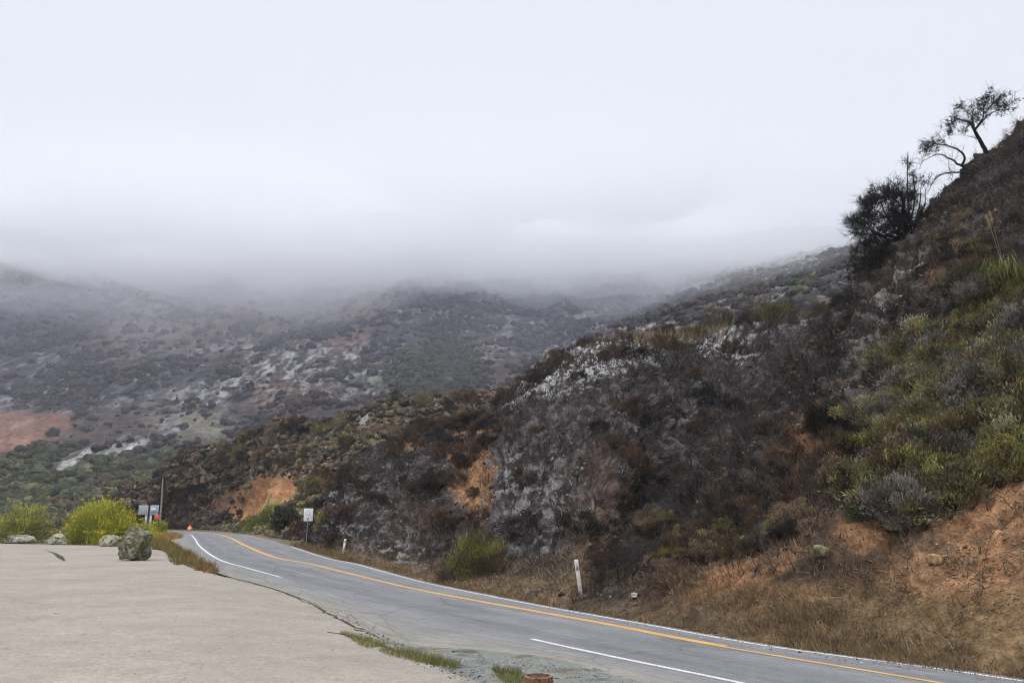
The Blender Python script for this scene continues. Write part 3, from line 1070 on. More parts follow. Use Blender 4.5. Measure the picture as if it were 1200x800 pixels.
def shrub_meshes(seed, Rr, H, nclump, nleaf, ln, wd, pal, up=.6, stemcol=(.10, .08, .065), sparse=.28, flower=None, low=.12):
    r = np.random.default_rng(seed)
    th = r.uniform(0, 2 * math.pi, nclump)
    cz = r.uniform(low, 1.0, nclump)
    rad = np.sqrt(np.clip(1 - (cz - .25) ** 2 / .75, .12, 1)) * r.uniform(.45, 1.0, nclump)
    ctr = np.stack([np.cos(th) * rad * Rr, np.sin(th) * rad * Rr, cz * H * r.uniform(.75, 1.0, nclump)], 1)
    pal = np.array(pal, float)
    fo = MB()
    for k in range(nclump):
        n = int(nleaf / nclump * r.uniform(.5, 1.5))
        base = pal[r.integers(len(pal))] * r.uniform(.65, 1.3)
        out = unit(ctr[k] - np.array([0, 0, -.2 * H]))
        p = ctr[k] + r.normal(size=(n, 3)) * sparse * min(Rr, H) * np.array([1, 1, .8])
        p[:, 2] = np.maximum(p[:, 2], .02)
        d = unit(out + np.array([0, 0, up]) + r.normal(size=(n, 3)) * .55)
        col = base * r.uniform(.7, 1.35, (n, 1)) * r.normal(1, .06, (n, 3))
        fo.quads(leaf_quads(p, d, ln * r.uniform(.6, 1.4, n), wd * r.uniform(.7, 1.3, n), r), np.clip(col, .008, .8))
    st = MB()
    for k in range(0, nclump):
        a = np.array([r.normal(0, .05), r.normal(0, .05), -.15])
        b = ctr[k]
        m1 = a + (b - a) * .4 + r.normal(0, .08 * Rr, 3)
        m2 = a + (b - a) * .75 + r.normal(0, .06 * Rr, 3)
        st.tube([a, m1, m2, b], np.array([.022, .016, .01, .004]) * Rr, np.array(stemcol) * r.uniform(.7, 1.3), 4, cap=False)
    fl = None
    if flower:
        fl = MB()
        for k in range(flower[0]):
            t = ctr[r.integers(nclump)] + r.normal(size=3) * .3 * Rr
            t[2] = max(t[2], H * .25) + r.uniform(.0, .06) * H
            n = 10
            p = t + r.normal(size=(n, 3)) * np.array([.09, .09, .05])
            d = unit(r.normal(size=(n, 3)) * np.array([1, 1, .25]))
            fl.quads(leaf_quads(p, d, .10, .09, r), np.array(flower[1]) * r.uniform(.8, 1.2, (n, 1)))
    return fo, st, fl


def burned_meshes(seed, H, spread=.75, depth=3, trunks=5, r0=.028, col=(.028, .025, .024), fine=True):
    """bare scorched branch skeleton"""
    r = np.random.default_rng(seed)
    tr, tw = MB(), MB()

    def grow(p, d, ln, rad, lev, mb):
        k = 3 if lev > 1 else 2
        pts = [p]
        for i in range(k):
            d = unit(d + r.normal(size=3) * .28 + np.array([0, 0, .12]))
            pts.append(pts[-1] + d * ln / k)
        rr = np.linspace(rad, rad * .6, k + 1)
        c = np.array(col) * r.uniform(.6, 1.7)
        mb.tube(pts, rr, c, 4 if lev >= depth else 3, cap=False)
        if lev == 0:
            return
        for q in range(r.integers(2, 4) if lev > 1 or not fine else r.integers(3, 6)):
            t = r.uniform(.35, 1.0)
            b = pts[0] + (pts[-1] - pts[0]) * t if q else pts[-1]
            nd = unit(d + r.normal(size=3) * spread)
            grow(b, nd, ln * r.uniform(.5, .8), rad * .55, lev - 1, tw)

    for i in range(trunks):
        a = 2 * math.pi * i / trunks + r.uniform(-.5, .5)
        d = unit(np.array([math.cos(a) * spread * .9, math.sin(a) * spread * .9, 1.0]))
        grow(np.array([math.cos(a) * .06, math.sin(a) * .06, -.2]), d, H * r.uniform(.4, .6), r0 * r.uniform(.7, 1.2), depth, tr)
    return tr, tw


PAL = dict(
    sage=[(.20, .18, .105), (.25, .225, .14), (.16, .145, .07), (.10, .085, .055), (.25, .215, .08)],
    olive=[(.20, .185, .06), (.25, .225, .07), (.13, .125, .045), (.09, .07, .04), (.17, .12, .055)],
    dark=[(.05, .06, .025), (.07, .075, .03), (.035, .036, .022), (.06, .05, .03)],
    lime=[(.22, .24, .045), (.18, .20, .045), (.14, .15, .04)],
    gold=[(.22, .18, .04), (.15, .12, .035), (.10, .09, .03)],
    rust=[(.088, .052, .032), (.07, .046, .031), (.115, .074, .042), (.042, .031, .025)],
    char=[(.03, .024, .022), (.045, .034, .029), (.022, .02, .019)],
    grey=[(.20, .185, .165), (.15, .135, .125), (.12, .10, .09)],
    straw=[(.21, .155, .09), (.16, .115, .07), (.25, .19, .11)],
    fennel=[(.40, .40, .035), (.30, .32, .04), (.20, .22, .035), (.46, .43, .04)],
)


def plant(name, parts, loc, rz, sc, label, cat, group, tilt=(0, 0)):
    """parts: list of (part name, mesh)"""
    o = empty(name, loc, rz)
    o.scale = sc if hasattr(sc, '__len__') else (sc, sc, sc)
    o.rotation_euler = (tilt[0], tilt[1], rz)
    tag(o, label, cat, group)
    for pn, me in parts:
        c = bpy.data.objects.new(pn, me)
        COL.objects.link(c)
        c.parent = o
    return o


def lib(kind, n, seed, **kw):
    out = []
    for k in range(n):
        if kind == 'burn':
            tr, tw = burned_meshes(seed + k, **kw)
            out.append([('trunk', tr.data('trunk', M_TWIG)), ('twigs', tw.data('twigs', M_TWIG))])
        else:
            fo, st, fl = shrub_meshes(seed + k, **kw)
            l = [('foliage', fo.data('foliage', M_LEAF)), ('stems', st.data('stems', M_TWIG))]
            if fl:
                l.append(('flowers', fl.data('flowers', M_LEAF)))
            out.append(l)
    return out


SH = dict(Rr=.8, H=.9, nclump=30, nleaf=2600, ln=.115, wd=.026, up=.45, sparse=.13)
LIB = {}
for i, k in enumerate(('sage', 'olive', 'dark', 'lime', 'gold', 'rust', 'char', 'grey', 'straw')):
    LIB[k] = lib('shrub', 3, 100 + 10 * i, pal=PAL[k], **SH)
LIB['burn'] = lib('burn', 5, 300, H=1.3, spread=.75, depth=3, trunks=5)
LIB['burn_low'] = lib('burn', 4, 320, H=.9, spread=1.1, depth=3, trunks=6, r0=.022, col=(.04, .034, .032))
LIB['burn_grey'] = lib('burn', 3, 340, H=.9, spread=.9, depth=3, trunks=6, r0=.018, col=(.19, .18, .175))
LIB['burn_brown'] = lib('burn', 3, 360, H=.9, spread=.8, depth=3, trunks=7, r0=.016, col=(.085, .055, .04))

DESC = dict(sage='grey green sage shrub', olive='olive green shrub', dark='dark green bushy shrub', lime='bright yellow green shrub', gold='golden flowering shrub',
            rust='scorched rust brown shrub', char='charred blackish shrub', grey='pale grey dry shrub', straw='straw coloured dry shrub')
GRP = dict(sage='sage shrubs in the thicket', olive='olive shrubs in the thicket', dark='dark green shrubs in the thicket', lime='bright shrubs in the thicket', gold='golden shrubs in the thicket',
           rust='scorched brown shrubs', char='charred shrubs', grey='grey dry shrubs', straw='straw coloured shrubs')


def put_shrubs(key, kinds, dens, n, seed, size, name, where, mind=.0, lift=.6):
    P, Nn, UVp = scatter(key, dens, n, seed, mind=mind, lift=lift, tmin=.25)
    r = np.random.default_rng(seed + 1)
    for p, nn in zip(P, Nn):
        k = kinds[r.integers(len(kinds))]
        v = LIB[k][r.integers(len(LIB[k]))]
        s = r.uniform(*size)
        tl = (float(-nn[1] * .35), float(nn[0] * .35))
        plant(name, v, p, r.uniform(0, 6.28), (s * r.uniform(.85, 1.2), s * r.uniform(.85, 1.2), s * r.uniform(.8, 1.15)),
              DESC.get(k, k) + ' ' + where, 'shrub', GRP.get(k, k) + ' ' + where, tl)


def thicket(u, v, s):
    e = fbm(s['P'], 2.5, 3, 201) * .5
    m = np.maximum.reduce([blob(u, v, 1125, 515, 95, 100, 0, .3, e), blob(u, v, 1075, 598, 70, 42, 0, .3, e), blob(u, v, 1170, 400, 40, 45, 0, .5, e), blob(u, v, 1075, 425, 40, 30, -30, .4, e),
                           blob(u, v, 1045, 480, 30, 30, -30, .4, e)])
    m = m * (1 - blob(u, v, 1175, 612, 34, 55, 12, .3)) * (1 - blob(u, v, 1120, 408, 18, 20, 0, .3))
    return m


put_shrubs('hillside', ('sage', 'sage', 'olive', 'sage', 'dark', 'olive', 'grey', 'rust'), thicket, 190, 1, (.7, 1.45), 'chaparral_shrub', 'in the green thicket on the roadside slope')
put_shrubs('hillside', ('lime', 'gold', 'olive', 'lime'), lambda u, v, s: blob(u, v, 1160, 385, 40, 25, -20, .5) + .5 * blob(u, v, 1090, 430, 40, 30, 0, .5) + .25 * blob(u, v, 1060, 520, 60, 50, 0, .5) + .4 * blob(u, v, 1190, 545, 20, 30),
           30, 2, (.5, .95), 'chaparral_shrub', 'among the sage on the roadside slope')
put_shrubs('hillside', ('rust', 'rust', 'straw', 'char', 'rust'), lambda u, v, s: .6 * blob(u, v, 1140, 310, 60, 40, -40, .5) + blob(u, v, 955, 530, 40, 40, 0, .5) + .5 * blob(u, v, 900, 600, 80, 60, -30, .5) + .8 * blob(u, v, 720, 640, 50, 40) + 1.2 * blob(u, v, 870, 620, 90, 45, -35, .5),
           55, 3, (.5, 1.1), 'scorched_shrub', 'on the burned roadside slope')
put_shrubs('hillside', ('grey', 'rust', 'rust', 'char', 'straw', 'olive', 'gold'), lambda u, v, s: blob(u, v, 980, 690, 180, 45, 12, .5) + .5 * blob(u, v, 1140, 735, 60, 25, 0, .5), 85, 4, (.25, .62), 'chaparral_shrub', 'on the bare earth low on the slope')
put_shrubs('hill', ('rust', 'char', 'rust'), lambda u, v, s: blob(u, v, 560, 470, 60, 22, -20, .5) + blob(u, v, 480, 560, 110, 60, -30, .5) + blob(u, v, 640, 600, 60, 70, 0, .5) + blob(u, v, 470, 500, 40, 25, -20, .5) * 1.5 + .5 * blob(u, v, 760, 460, 90, 50, 0, .5) + .6,
           110, 5, (.7, 1.7), 'scorched_shrub', 'on the ash streaked knoll', lift=.9)
put_shrubs('hill.001', ('rust', 'rust', 'char', 'olive', 'rust', 'straw', 'straw'), lambda u, v, s: 1 - blob(u, v, 308, 586, 58, 34, -14, .2), 130, 6, (1.2, 2.6), 'scorched_shrub', 'on the brown spur above the bend', lift=1.4)

put_shrubs('hillside', ('char',), lambda u, v, s: blob(u, v, 995, 335, 22, 40, 0, .5) + .5 * blob(u, v, 940, 405, 40, 20, -45, .5), 14, 9, (.5, 1.0), 'charred_shrub', 'near the skyline of the black slope')
# bare burned skeletons
BD = {'burn': ('black leafless burned shrub', 'black burned shrubs'), 'burn_low': ('low black tangle of burned branches', 'low burned tangles'),
      'burn_grey': ('ash grey leafless shrub', 'ash grey leafless shrubs'), 'burn_brown': ('brown leafless burned shrub', 'brown leafless shrubs')}


def put_burned(key, kinds, dens, n, seed, size, where, lift=.6):
    P, Nn, UVp = scatter(key, dens, n, seed, lift=lift, tmin=.24)
    r = np.random.default_rng(seed + 1)
    for p, nn in zip(P, Nn):
        k = kinds[r.integers(len(kinds))]
        v = LIB[k][r.integers(len(LIB[k]))]
        s = r.uniform(*size)
        tl = (float(-nn[1] * .3), float(nn[0] * .3))
        plant('burned_shrub', v, p, r.uniform(0, 6.28), s, BD[k][0] + ' ' + where, 'burned shrub', BD[k][1] + ' ' + where, tl)


put_burned('hillside', ('burn', 'burn', 'burn_low', 'burn_low', 'burn_brown'), lambda u, v, s: blob(u, v, 900, 500, 170, 70, -45, .4) + .8 * blob(u, v, 760, 640, 90, 50, -30, .5) + 1.5 * blob(u, v, 985, 330, 60, 60, -50, .6) + .12,
           150, 21, (.6, 1.3), 'on the dark roadside slope')
put_burned('hill', ('burn', 'burn_low', 'burn_grey', 'burn_brown', 'burn_brown'), lambda u, v, s: 1 + 1.2 * blob(u, v, 630, 430, 60, 24, -30, .5) + blob(u, v, 850, 440, 60, 40, 0, .5), 140, 22, (.8, 1.8), 'on the ash streaked knoll', lift=.9)


def _ico():
    import bmesh
    bm = bmesh.new()
    bmesh.ops.create_icosphere(bm, subdivisions=2, radius=1.0)
    V = np.array([v.co[:] for v in bm.verts])
    F = np.array([[v.index for v in f.verts] for f in bm.faces])
    bm.free()
    return V, F


ICO_V, ICO_F = _ico()


def mass(key, dens, n, seed, size, pals, name, label, per=26, lsz=.42, vis=True, lift=1.0, solid=True):
    """many far shrubs that read as one cover: one object"""
    P, Nn, UVp = scatter(key, dens, n, seed, vis=vis, lift=lift)
    r = np.random.default_rng(seed + 5)
    mb = MB()
    e = fbm(P, 30, 3, seed) * .5
    for i, p in enumerate(P):
        pal = pals(UVp[i, 0], UVp[i, 1], e[i], r)
        base = np.array(pal[r.integers(len(pal))])
        s = size[0] + (size[1] - size[0]) * r.random() ** 2.6
        bj = r.uniform(.7, 1.35)
        if solid:
            vb = ICO_V * r.uniform(.5, 1.15, (len(ICO_V), 1)) * s * np.array([r.uniform(.8, 1.35), r.uniform(.8, 1.35), r.uniform(.65, 1.05)])
            vb[:, 2] += s * .18
            mb.mesh(vb + p, ICO_F, np.clip(base * r.uniform(.35, 1.5, (len(ICO_F), 1)) * bj, .006, .7))
        k = int(per * (.5 + 1.6 * s / size[1]))
        lsz_ = lsz * (1 - .45 * s / size[1])
        q = unit(r.normal(size=(k, 3)))
        q[:, 2] = np.abs(q[:, 2]) * 1.0
        c = p + q * s * np.array([1.0, 1.0, .85]) * r.uniform(.8, 1.2, (k, 1))
        d = unit(q + r.normal(size=(k, 3)) * .7)
        mb.quads(leaf_quads(c, d, lsz_ * s * r.uniform(.7, 1.4, k), lsz_ * .62 * s * r.uniform(.7, 1.3, k), r), np.clip(base * bj * r.uniform(.6, 1.8, (k, 1)), .006, .7))
    o = mb.build(name, M_LEAF)
    tag(o, label, kind='stuff')
    return o


D_BURN = [(.045, .038, .037), (.06, .048, .043), (.034, .03, .03), (.08, .062, .054), (.055, .04, .034)]
D_DGRN = [(.045, .055, .03), (.06, .065, .035), (.05, .05, .035)]
D_GRN = [(.062, .072, .03), (.085, .092, .036), (.045, .055, .026), (.09, .082, .042), (.06, .065, .035)]
D_BRN = [(.105, .07, .046), (.08, .055, .04), (.14, .10, .06), (.15, .12, .065)]


def pal_mtn(u, v, e, r):
    g = max(float(blob(u, v, 70, 590, 170, 34, -14, .5)), float(blob(u, v, 30, 555, 50, 26, -30, .5)), float(blob(u, v, 150, 572, 60, 22, 0, .5)), float(blob(u, v, 515, 432, 50, 26, -12, .5)), float(blob(u, v, 935, 335, 14, 12, 0, .5)))
    if r.random() < g:
        return D_GRN if r.random() < .7 else D_DGRN
    x = r.random() + e * .6
    if x < .14:
        return D_DGRN
    if x > .9:
        return D_BRN
    return D_BURN


def d_mtn(u, v, s):
    e = fbm(s['P'], 22, 3, 301) * .5
    bare = np.maximum.reduce([blob(u, v, 20, 506, 70, 27, -12, .2), (.6 * blob(u, v, 222, 495, 40, 18, 8, .3)), .7 * blob(u, v, 350, 430, 80, 25, -12, .4), .8 * blob(u, v, 90, 543, 34, 14, -8, .3), .7 * blob(u, v, 940, 300, 50, 12, -18, .4)])
    return (.16 + sstep(-.02, .14, e + .6 * s['e2'] + .5 * (s['gul'] - .6)) * 2.0 + 1.5 * blob(u, v, 70, 590, 170, 40, -14, .5)) * (1 - bare) * (v > 250)


mass('mountain', d_mtn, 40000, 51, (.5, 2.7), pal_mtn, 'mountain_shrubbery', 'dark burned brush dotted over the foggy mountainside', per=20, lsz=.30)


def pal_valley(u, v, e, r):
    x = r.random() + e
    return D_GRN if x < .6 else (D_DGRN if x < .9 else D_BRN)


mass('mountain', lambda u, v, s: np.maximum.reduce([blob(u, v, 70, 592, 170, 34, -14, .4), blob(u, v, 25, 560, 60, 24, -30, .4), blob(u, v, 160, 572, 70, 22, 0, .4), .8 * blob(u, v, 512, 434, 50, 28, -12, .4)]) * (1 - blob(u, v, 90, 543, 36, 15, -8, .3)), 2600, 57, (.8, 3.2), pal_valley, 'valley_shrubbery', 'green bushy cover in the valley and hollow below the burned mountainside', per=90, lsz=.17)


def pal_spur(u, v, e, r):
    x = r.random() + e
    if float(blob(u, v, 312, 604, 50, 22, -15, .5)) > r.random():
        return PAL['olive'] + D_GRN
    return [(.14, .10, .064), (.17, .13, .078), (.105, .075, .052), (.12, .10, .055)] if x < .58 else (D_BURN if x < .93 else D_DGRN)


mass('hill.001', lambda u, v, s: 1 - blob(u, v, 308, 584, 52, 30, -14, .2), 6000, 52, (.22, .95), pal_spur, 'spur_undergrowth', 'low brown scrub covering the spur above the bend', per=44, lsz=.22)


def pal_knob(u, v, e, r):
    return [D_BURN, PAL['char'], PAL['rust'], D_BURN][r.integers(4)]


def burnt_side(u, v):
    return 1 - np.clip(sstep(-40, 60, v - (-.62 * (u - 900) + 690)) + 0 * u, 0, 1) * .94


def litter(key, dens, n, seed, ln, wd, pals, name, label, flat=.5, lift=.2, curve=True):
    """loose sticks, stalks and blades lying on or standing out of the slope: one object"""
    P, Nn, UVp = scatter(key, dens, n, seed, vis=False, lift=lift)
    r = np.random.default_rng(seed + 9)
    k = len(P)
    d = unit(Nn * (1 - flat) + np.array([0, 0, .6 * (1 - flat)]) + r.normal(size=(k, 3)) * (.25 + .75 * flat))
    ll = ln * r.uniform(.5, 1.6, (k, 1))
    w = wd * r.uniform(.6, 1.5, (k, 1))
    side = unit(np.cross(d, r.normal(size=(k, 3))))
    bend = r.normal(size=(k, 3)) * .18 * ll
    a = P - Nn * .03
    b = a + d * ll * .55 + bend * .4
    c = a + d * ll + bend
    Q1 = np.stack([a - side * w, a + side * w, b + side * w * .7, b - side * w * .7], 1)
    Q2 = np.stack([b - side * w * .7, b + side * w * .7, c + side * w * .12, c - side * w * .12], 1)
    pal = np.array(pals)
    col = pal[r.integers(len(pal), size=k)] * r.uniform(.6, 1.4, (k, 1))
    mb = MB()
    mb.quads(Q1, col)
    mb.quads(Q2, col)
    o = mb.build(name, M_GRASS)
    tag(o, label, kind='stuff')
    return o


CH = [(.03, .026, .025), (.045, .036, .033), (.09, .07, .06), (.022, .02, .02), (.14, .13, .125)]
litter('hill', lambda u, v, s: (s['t'] > .21) * (.4 + sstep(-.2, .4, fbm(s['P'], 2.2, 3, 311))), 30000, 61, .38, .018, CH + [(.11, .065, .04), (.07, .05, .04)], 'charred_twigs', 'charred sticks and stalks strewn over the ashy knoll', flat=.75)
litter('hillside', lambda u, v, s: (.3 + sstep(-.2, .4, fbm(s['P'], 1.6, 3, 312))) * (1 - .5 * thicket(u, v, s)) * burnt_side(u, v) * (s['t'] > .2), 34000, 62, .30, .013, CH + [(.12, .075, .045), (.17, .11, .06)], 'charred_twigs', 'charred sticks and stalks strewn over the roadside slope', flat=.75)
litter('hill', lambda u, v, s: (s['t'] > .21) * (.15 + sstep(-.05, .3, fbm(s['P'], 2.0, 3, 331))), 30000, 68, .5, .017, CH[:4] + [(.075, .048, .034), (.095, .06, .04)], 'charred_stubble', 'upright charred stalks standing over the ashy knoll', flat=.12)
litter('hillside', lambda u, v, s: (s['t'] > .2) * (.15 + sstep(-.05, .3, fbm(s['P'], 1.4, 3, 332))) * burnt_side(u, v) * (1 - .8 * thicket(u, v, s)), 30000, 69, .32, .011, CH[:4] + [(.085, .052, .034), (.11, .065, .04)], 'charred_stubble', 'upright charred stalks standing on the roadside slope', flat=.12)
STRAW = [(.26, .18, .10), (.20, .135, .075), (.34, .25, .145), (.17, .10, .06), (.14, .125, .05)]
litter('hillside', lambda u, v, s: (1 - burnt_side(u, v)) * .5 * sstep(.0, .25, fbm(s['P'], .7, 3, 317)) * blob(u, v, 1080, 700, 150, 70, 0, .5), 2600, 66, .26, .009, [(.14, .11, .085), (.2, .16, .11), (.09, .065, .05), (.26, .2, .12)], 'dry_stalks', 'dead stalks lying over the bare orange earth', flat=.6)
litter('hillside', lambda u, v, s: (blob(u, v, 990, 752, 280, 22, 15, .5) * (.3 + sstep(-.1, .4, fbm(s['P'], .9, 3, 313))) + .12 * blob(u, v, 940, 690, 110, 50, 0, .5)) * (.12 + .88 * sstep(800, 960, u)), 15000, 63, .20, .008, STRAW + [(.16, .12, .10)], 'dry_grass', 'tan dry grass along the foot of the roadside slope', flat=.35)
litter('hill', lambda u, v, s: (s['t'] < .235) * (u > 380) * (u < 700) * 1.0, 9000, 67, .24, .011, STRAW + [(.12, .08, .05)], 'dry_grass', 'tan dry grass along the foot of the ashy knoll', flat=.35)
litter('hill', lambda u, v, s: blob(u, v, 760, 398, 90, 8, 0, .4) * 2.5, 2600, 64, .9, .016, [(.30, .22, .12), (.24, .17, .09), (.34, .27, .16)], 'dry_grass', 'tan dry grass along the crest of the ashy knoll', flat=.25)


def verge(name, line, off0, off1, i0, i1, n, seed, ln, wd, pals, label, clump=.8, thr=-.1, height=1.0):
    r = np.random.default_rng(seed)
    k = int(n * 2.2)
    idx = r.uniform(i0, i1 - 1.01, k)
    ii = idx.astype(int)
    p = line[ii] + (line[ii + 1] - line[ii]) * (idx - ii)[:, None]
    t = unit(line[ii + 1][:, :2] - line[ii][:, :2])
    nrm = np.stack([-t[:, 1], t[:, 0]], 1)
    o = r.uniform(0, 1, k)
    p = p.copy()
    p[:, :2] += nrm * (off0 + (off1 - off0) * o)[:, None]
    p[:, 2] = zg(p[:, 0], p[:, 1]) + .02
    keep = (fbm(p, clump, 3, seed) + r.normal(0, .15, k)) > thr
    p = p[keep][:n]
    return blades(name, p, seed, ln, wd, pals, label)


def blades(name, p, seed, ln, wd, pals, label, kind='stuff', lean=.45):
    r = np.random.default_rng(seed + 3)
    k = len(p)
    d = unit(np.array([0, 0, 1.0]) + r.normal(size=(k, 3)) * lean)
    ll = ln * r.uniform(.35, 1.4, (k, 1))
    w = wd * r.uniform(.6, 1.5, (k, 1))
    side = unit(np.cross(d, r.normal(size=(k, 3))))
    bend = r.normal(size=(k, 3)) * np.array([1, 1, .2]) * .25 * ll
    b = p + d * ll * .55 + bend * .3
    c = p + d * ll + bend
    pal = np.array(pals)
    col = pal[r.integers(len(pal), size=k)] * r.uniform(.65, 1.35, (k, 1))
    mb = MB()
    mb.quads(np.stack([p - side * w, p + side * w, b + side * w * .7, b - side * w * .7], 1), col)
    mb.quads(np.stack([b - side * w * .7, b + side * w * .7, c + side * w * .1, c - side * w * .1], 1), col)
    ob = mb.build(name, M_GRASS)
    tag(ob, label, kind=kind)
    return ob


sgn = 1.0
_t = RL[0][60] - RL[0][50]
_n = np.array([-_t[1], _t[0]])
if np.dot(_n, (RL[0][55] - RL[1][55])[:2]) < 0:
    sgn = -1.0
verge('verge_grass', RL[0], sgn * .3, sgn * 1.5, 0, st_idx(8.2), 16000, 71, .20, .006, STRAW + [(.11, .12, .05), (.22, .12, .06)], 'low tan grass between the edge line and the slope', thr=-.05)
verge('verge_grass', RL[0], sgn * .5, sgn * 4.0, st_idx(5.6), st_idx(8.3), 9000, 72, .32, .012, STRAW + [(.13, .13, .05)], 'tan grass around the white road sign', thr=-.2)


def patch(pix, n, seed, zoff=.03):
    """random ground points inside a photo polygon projected to the ground"""
    r = np.random.default_rng(seed)
    G = np.array([ground(*q)[:2] for q in pix])
    lo, hi = G.min(0), G.max(0)
    q = r.uniform(lo, hi, (n * 8, 2))
    inside = np.zeros(len(q), bool)
    j = len(G) - 1
    for i in range(len(G)):
        c = ((G[i, 1] > q[:, 1]) != (G[j, 1] > q[:, 1])) & (q[:, 0] < (G[j, 0] - G[i, 0]) * (q[:, 1] - G[i, 1]) / (G[j, 1] - G[i, 1] + 1e-12) + G[i, 0])
        inside ^= c
        j = i
    q = q[inside][:n]
    return np.concatenate([q, (zg(q[:, 0], q[:, 1]) + zoff)[:, None]], 1)


ISL = [(0.20, .17, .05), (.13, .14, .04), (.24, .13, .05), (.17, .16, .05), (.10, .085, .035), (.28, .20, .08)]
p = patch(((196, 650), (205, 641), (222, 649), (243, 662), (258, 671), (246, 674), (222, 668), (200, 661)), 14000, 81)
p = p[(fbm(p, 1.5, 3, 82) > -.55)]
p = p[(fbm(p, .9, 3, 282) + .5 * fbm(p, 3, 2, 283)) > -.12]
uu, vv_ = proj(p)
rus = (uu + RNG.normal(0, 10, len(uu))) > 224
blades('island_weeds', p[rus], 81, .34, .011, [(.24, .12, .055), (.19, .09, .045), (.28, .18, .08), (.17, .14, .05), (.13, .13, .045)], 'russet low weeds at the tip of the island between turnout and road')
blades('island_weeds', p[~rus], 181, .38, .012, ISL, 'green and yellow weeds on the island between turnout and road')
p = patch(((150, 641.5), (172, 633), (205, 640.5), (200, 650), (190, 645.5)), 9000, 83)
p = p[fbm(p, 1.5, 3, 284) > -.15]
blades('island_weeds', p, 83, .5, .016, ISL, 'yellow green weeds beyond the boulder')
p = patch(((172, 630), (180, 626.5), (204, 627), (214, 630), (198, 633)), 4000, 85)
blades('island_weeds', p, 85, .5, .03, [(.36, .20, .07), (.30, .16, .06), (.40, .26, .10)], 'orange dry grass below the utility pole')
p = patch(((-90, 631), (140, 633.5), (152, 634), (170, 627), (-60, 625)), 15000, 86)
p = p[fbm(p, 3.0, 3, 87) > -.35]
blades('roadside_weeds', p, 86, .95, .025, [(.13, .11, .04), (.09, .085, .035), (.20, .15, .07), (.07, .06, .035), (.16, .15, .06)], 'tall olive weeds behind the row of pale rocks')
p = patch(((-90, 625), (165, 626), (165, 622.5), (-90, 622)), 5000, 88)
blades('roadside_weeds', p, 88, .6, .05, [(.25, .19, .11), (.17, .13, .07)], 'tan grass beside the distant road')
GRN = [(.16, .17, .05), (.12, .14, .045), (.22, .18, .08), (.20, .20, .06)]
p = patch(((396, 742), (430, 750), (475, 764), (530, 778), (545, 783), (530, 784), (470, 775), (425, 760)), 3200, 91)
p = p[fbm(p, .8, 3, 92) > -.05]
blades('edge_grass', p, 91, .13, .004, GRN, 'low green tufts along the turnout edge')
p = patch(((470, 770), (540, 781), (536, 786), (490, 779)), 700, 93)
blades('edge_grass', p, 93, .15, .004, GRN, 'brighter green tufts where turnout meets gravel')
p = patch(((575, 785), (612, 790), (618, 805), (590, 803)), 900, 94)
blades('edge_grass', p, 94, .12, .004, [(.10, .13, .03), (.13, .16, .04), (.2, .17, .07)], 'green tuft beside the cut stump')

# loose stones
def stones(name, P, seed, smin, smax, pals, label):
    r = np.random.default_rng(seed)
    oc = np.array([(1, 0, 0), (-1, 0, 0), (0, 1, 0), (0, -1, 0), (0, 0, 1), (0, 0, -1)], float)
    F = np.array([(0, 2, 4), (2, 1, 4), (1, 3, 4), (3, 0, 4), (2, 0, 5), (1, 2, 5), (3, 1, 5), (0, 3, 5)])
    mb = MB()
    pal = np.array(pals)
    for p in P:
        s = smin + (smax - smin) * r.random() ** 3
        V = oc * r.uniform(.5, 1.2, (6, 1)) * np.array([1, 1, .7]) * s + r.normal(size=(6, 3)) * .2 * s
        a = r.uniform(0, 6.28)
        V = np.stack([V[:, 0] * math.cos(a) - V[:, 1] * math.sin(a), V[:, 0] * math.sin(a) + V[:, 1] * math.cos(a), V[:, 2]], 1)
        mb.mesh(V + p, F, pal[r.integers(len(pal))] * r.uniform(.7, 1.3))
    o = mb.build(name, M_ROCK)
    tag(o, label, kind='stuff')


P, _, _ = scatter('hillside', lambda u, v, s: burnt_side(u, v) * (.3 + blob(u, v, 1040, 350, 210, 50, -48, .5)), 16000, 101, vis=False)
stones('rubble', P, 101, .03, .13, [(.12, .10, .085), (.08, .068, .06), (.19, .13, .085), (.04, .036, .034), (.22, .20, .175)], 'loose stones and clods on the roadside slope')
P, _, _ = scatter('hillside', lambda u, v, s: (1 - burnt_side(u, v)) * (.2 + 1.5 * blob(u, v, 1165, 640, 60, 80, 10, .5)) * (1 - .8 * thicket(u, v, s)), 1700, 105, vis=False)
stones('rubble', P, 105, .015, .06, [(.24, .145, .08), (.30, .19, .11), (.17, .11, .07), (.26, .2, .14)], 'small orange clods on the bare earth of the roadside slope')
P, _, _ = scatter('hill', lambda u, v, s: .6 + 2 * blob(u, v, 700, 416, 120, 20, -4, .5), 15000, 102, vis=False)
stones('rubble', P, 102, .06, .22, [(.20, .19, .185), (.08, .07, .066), (.04, .036, .036), (.14, .125, .12), (.06, .05, .045)], 'pale loose stones on the ashy knoll')
g = patch(((440, 752), (545, 764), (650, 778), (745, 802), (640, 812), (545, 795), (470, 771)), 2600, 103, .03)
stones('gravel', g, 103, .006, .028, [(.30, .31, .29), (.2, .2, .19), (.14, .13, .12), (.36, .35, .33)], 'small loose gravel on the shoulder')
_sm = PEd[(PEd[:, 1] > 14) & (PEd[:, 1] < 36)]
_k = RNG.integers(0, len(_sm), 1500)
g = _sm[_k] + np.stack([RNG.normal(0, .22, 1500), RNG.normal(0, .22, 1500), np.zeros(1500)], 1)
g[:, 2] = zg(g[:, 0], g[:, 1]) + .05
stones('gravel', g, 106, .008, .03, [(.30, .28, .24), (.2, .18, .15), (.13, .12, .1), (.36, .33, .28)], 'grit spilled along the seam of the turnout')
g = patch(((-60, 660), (250, 676), (420, 740), (540, 800), (100, 800)), 900, 107, .048)
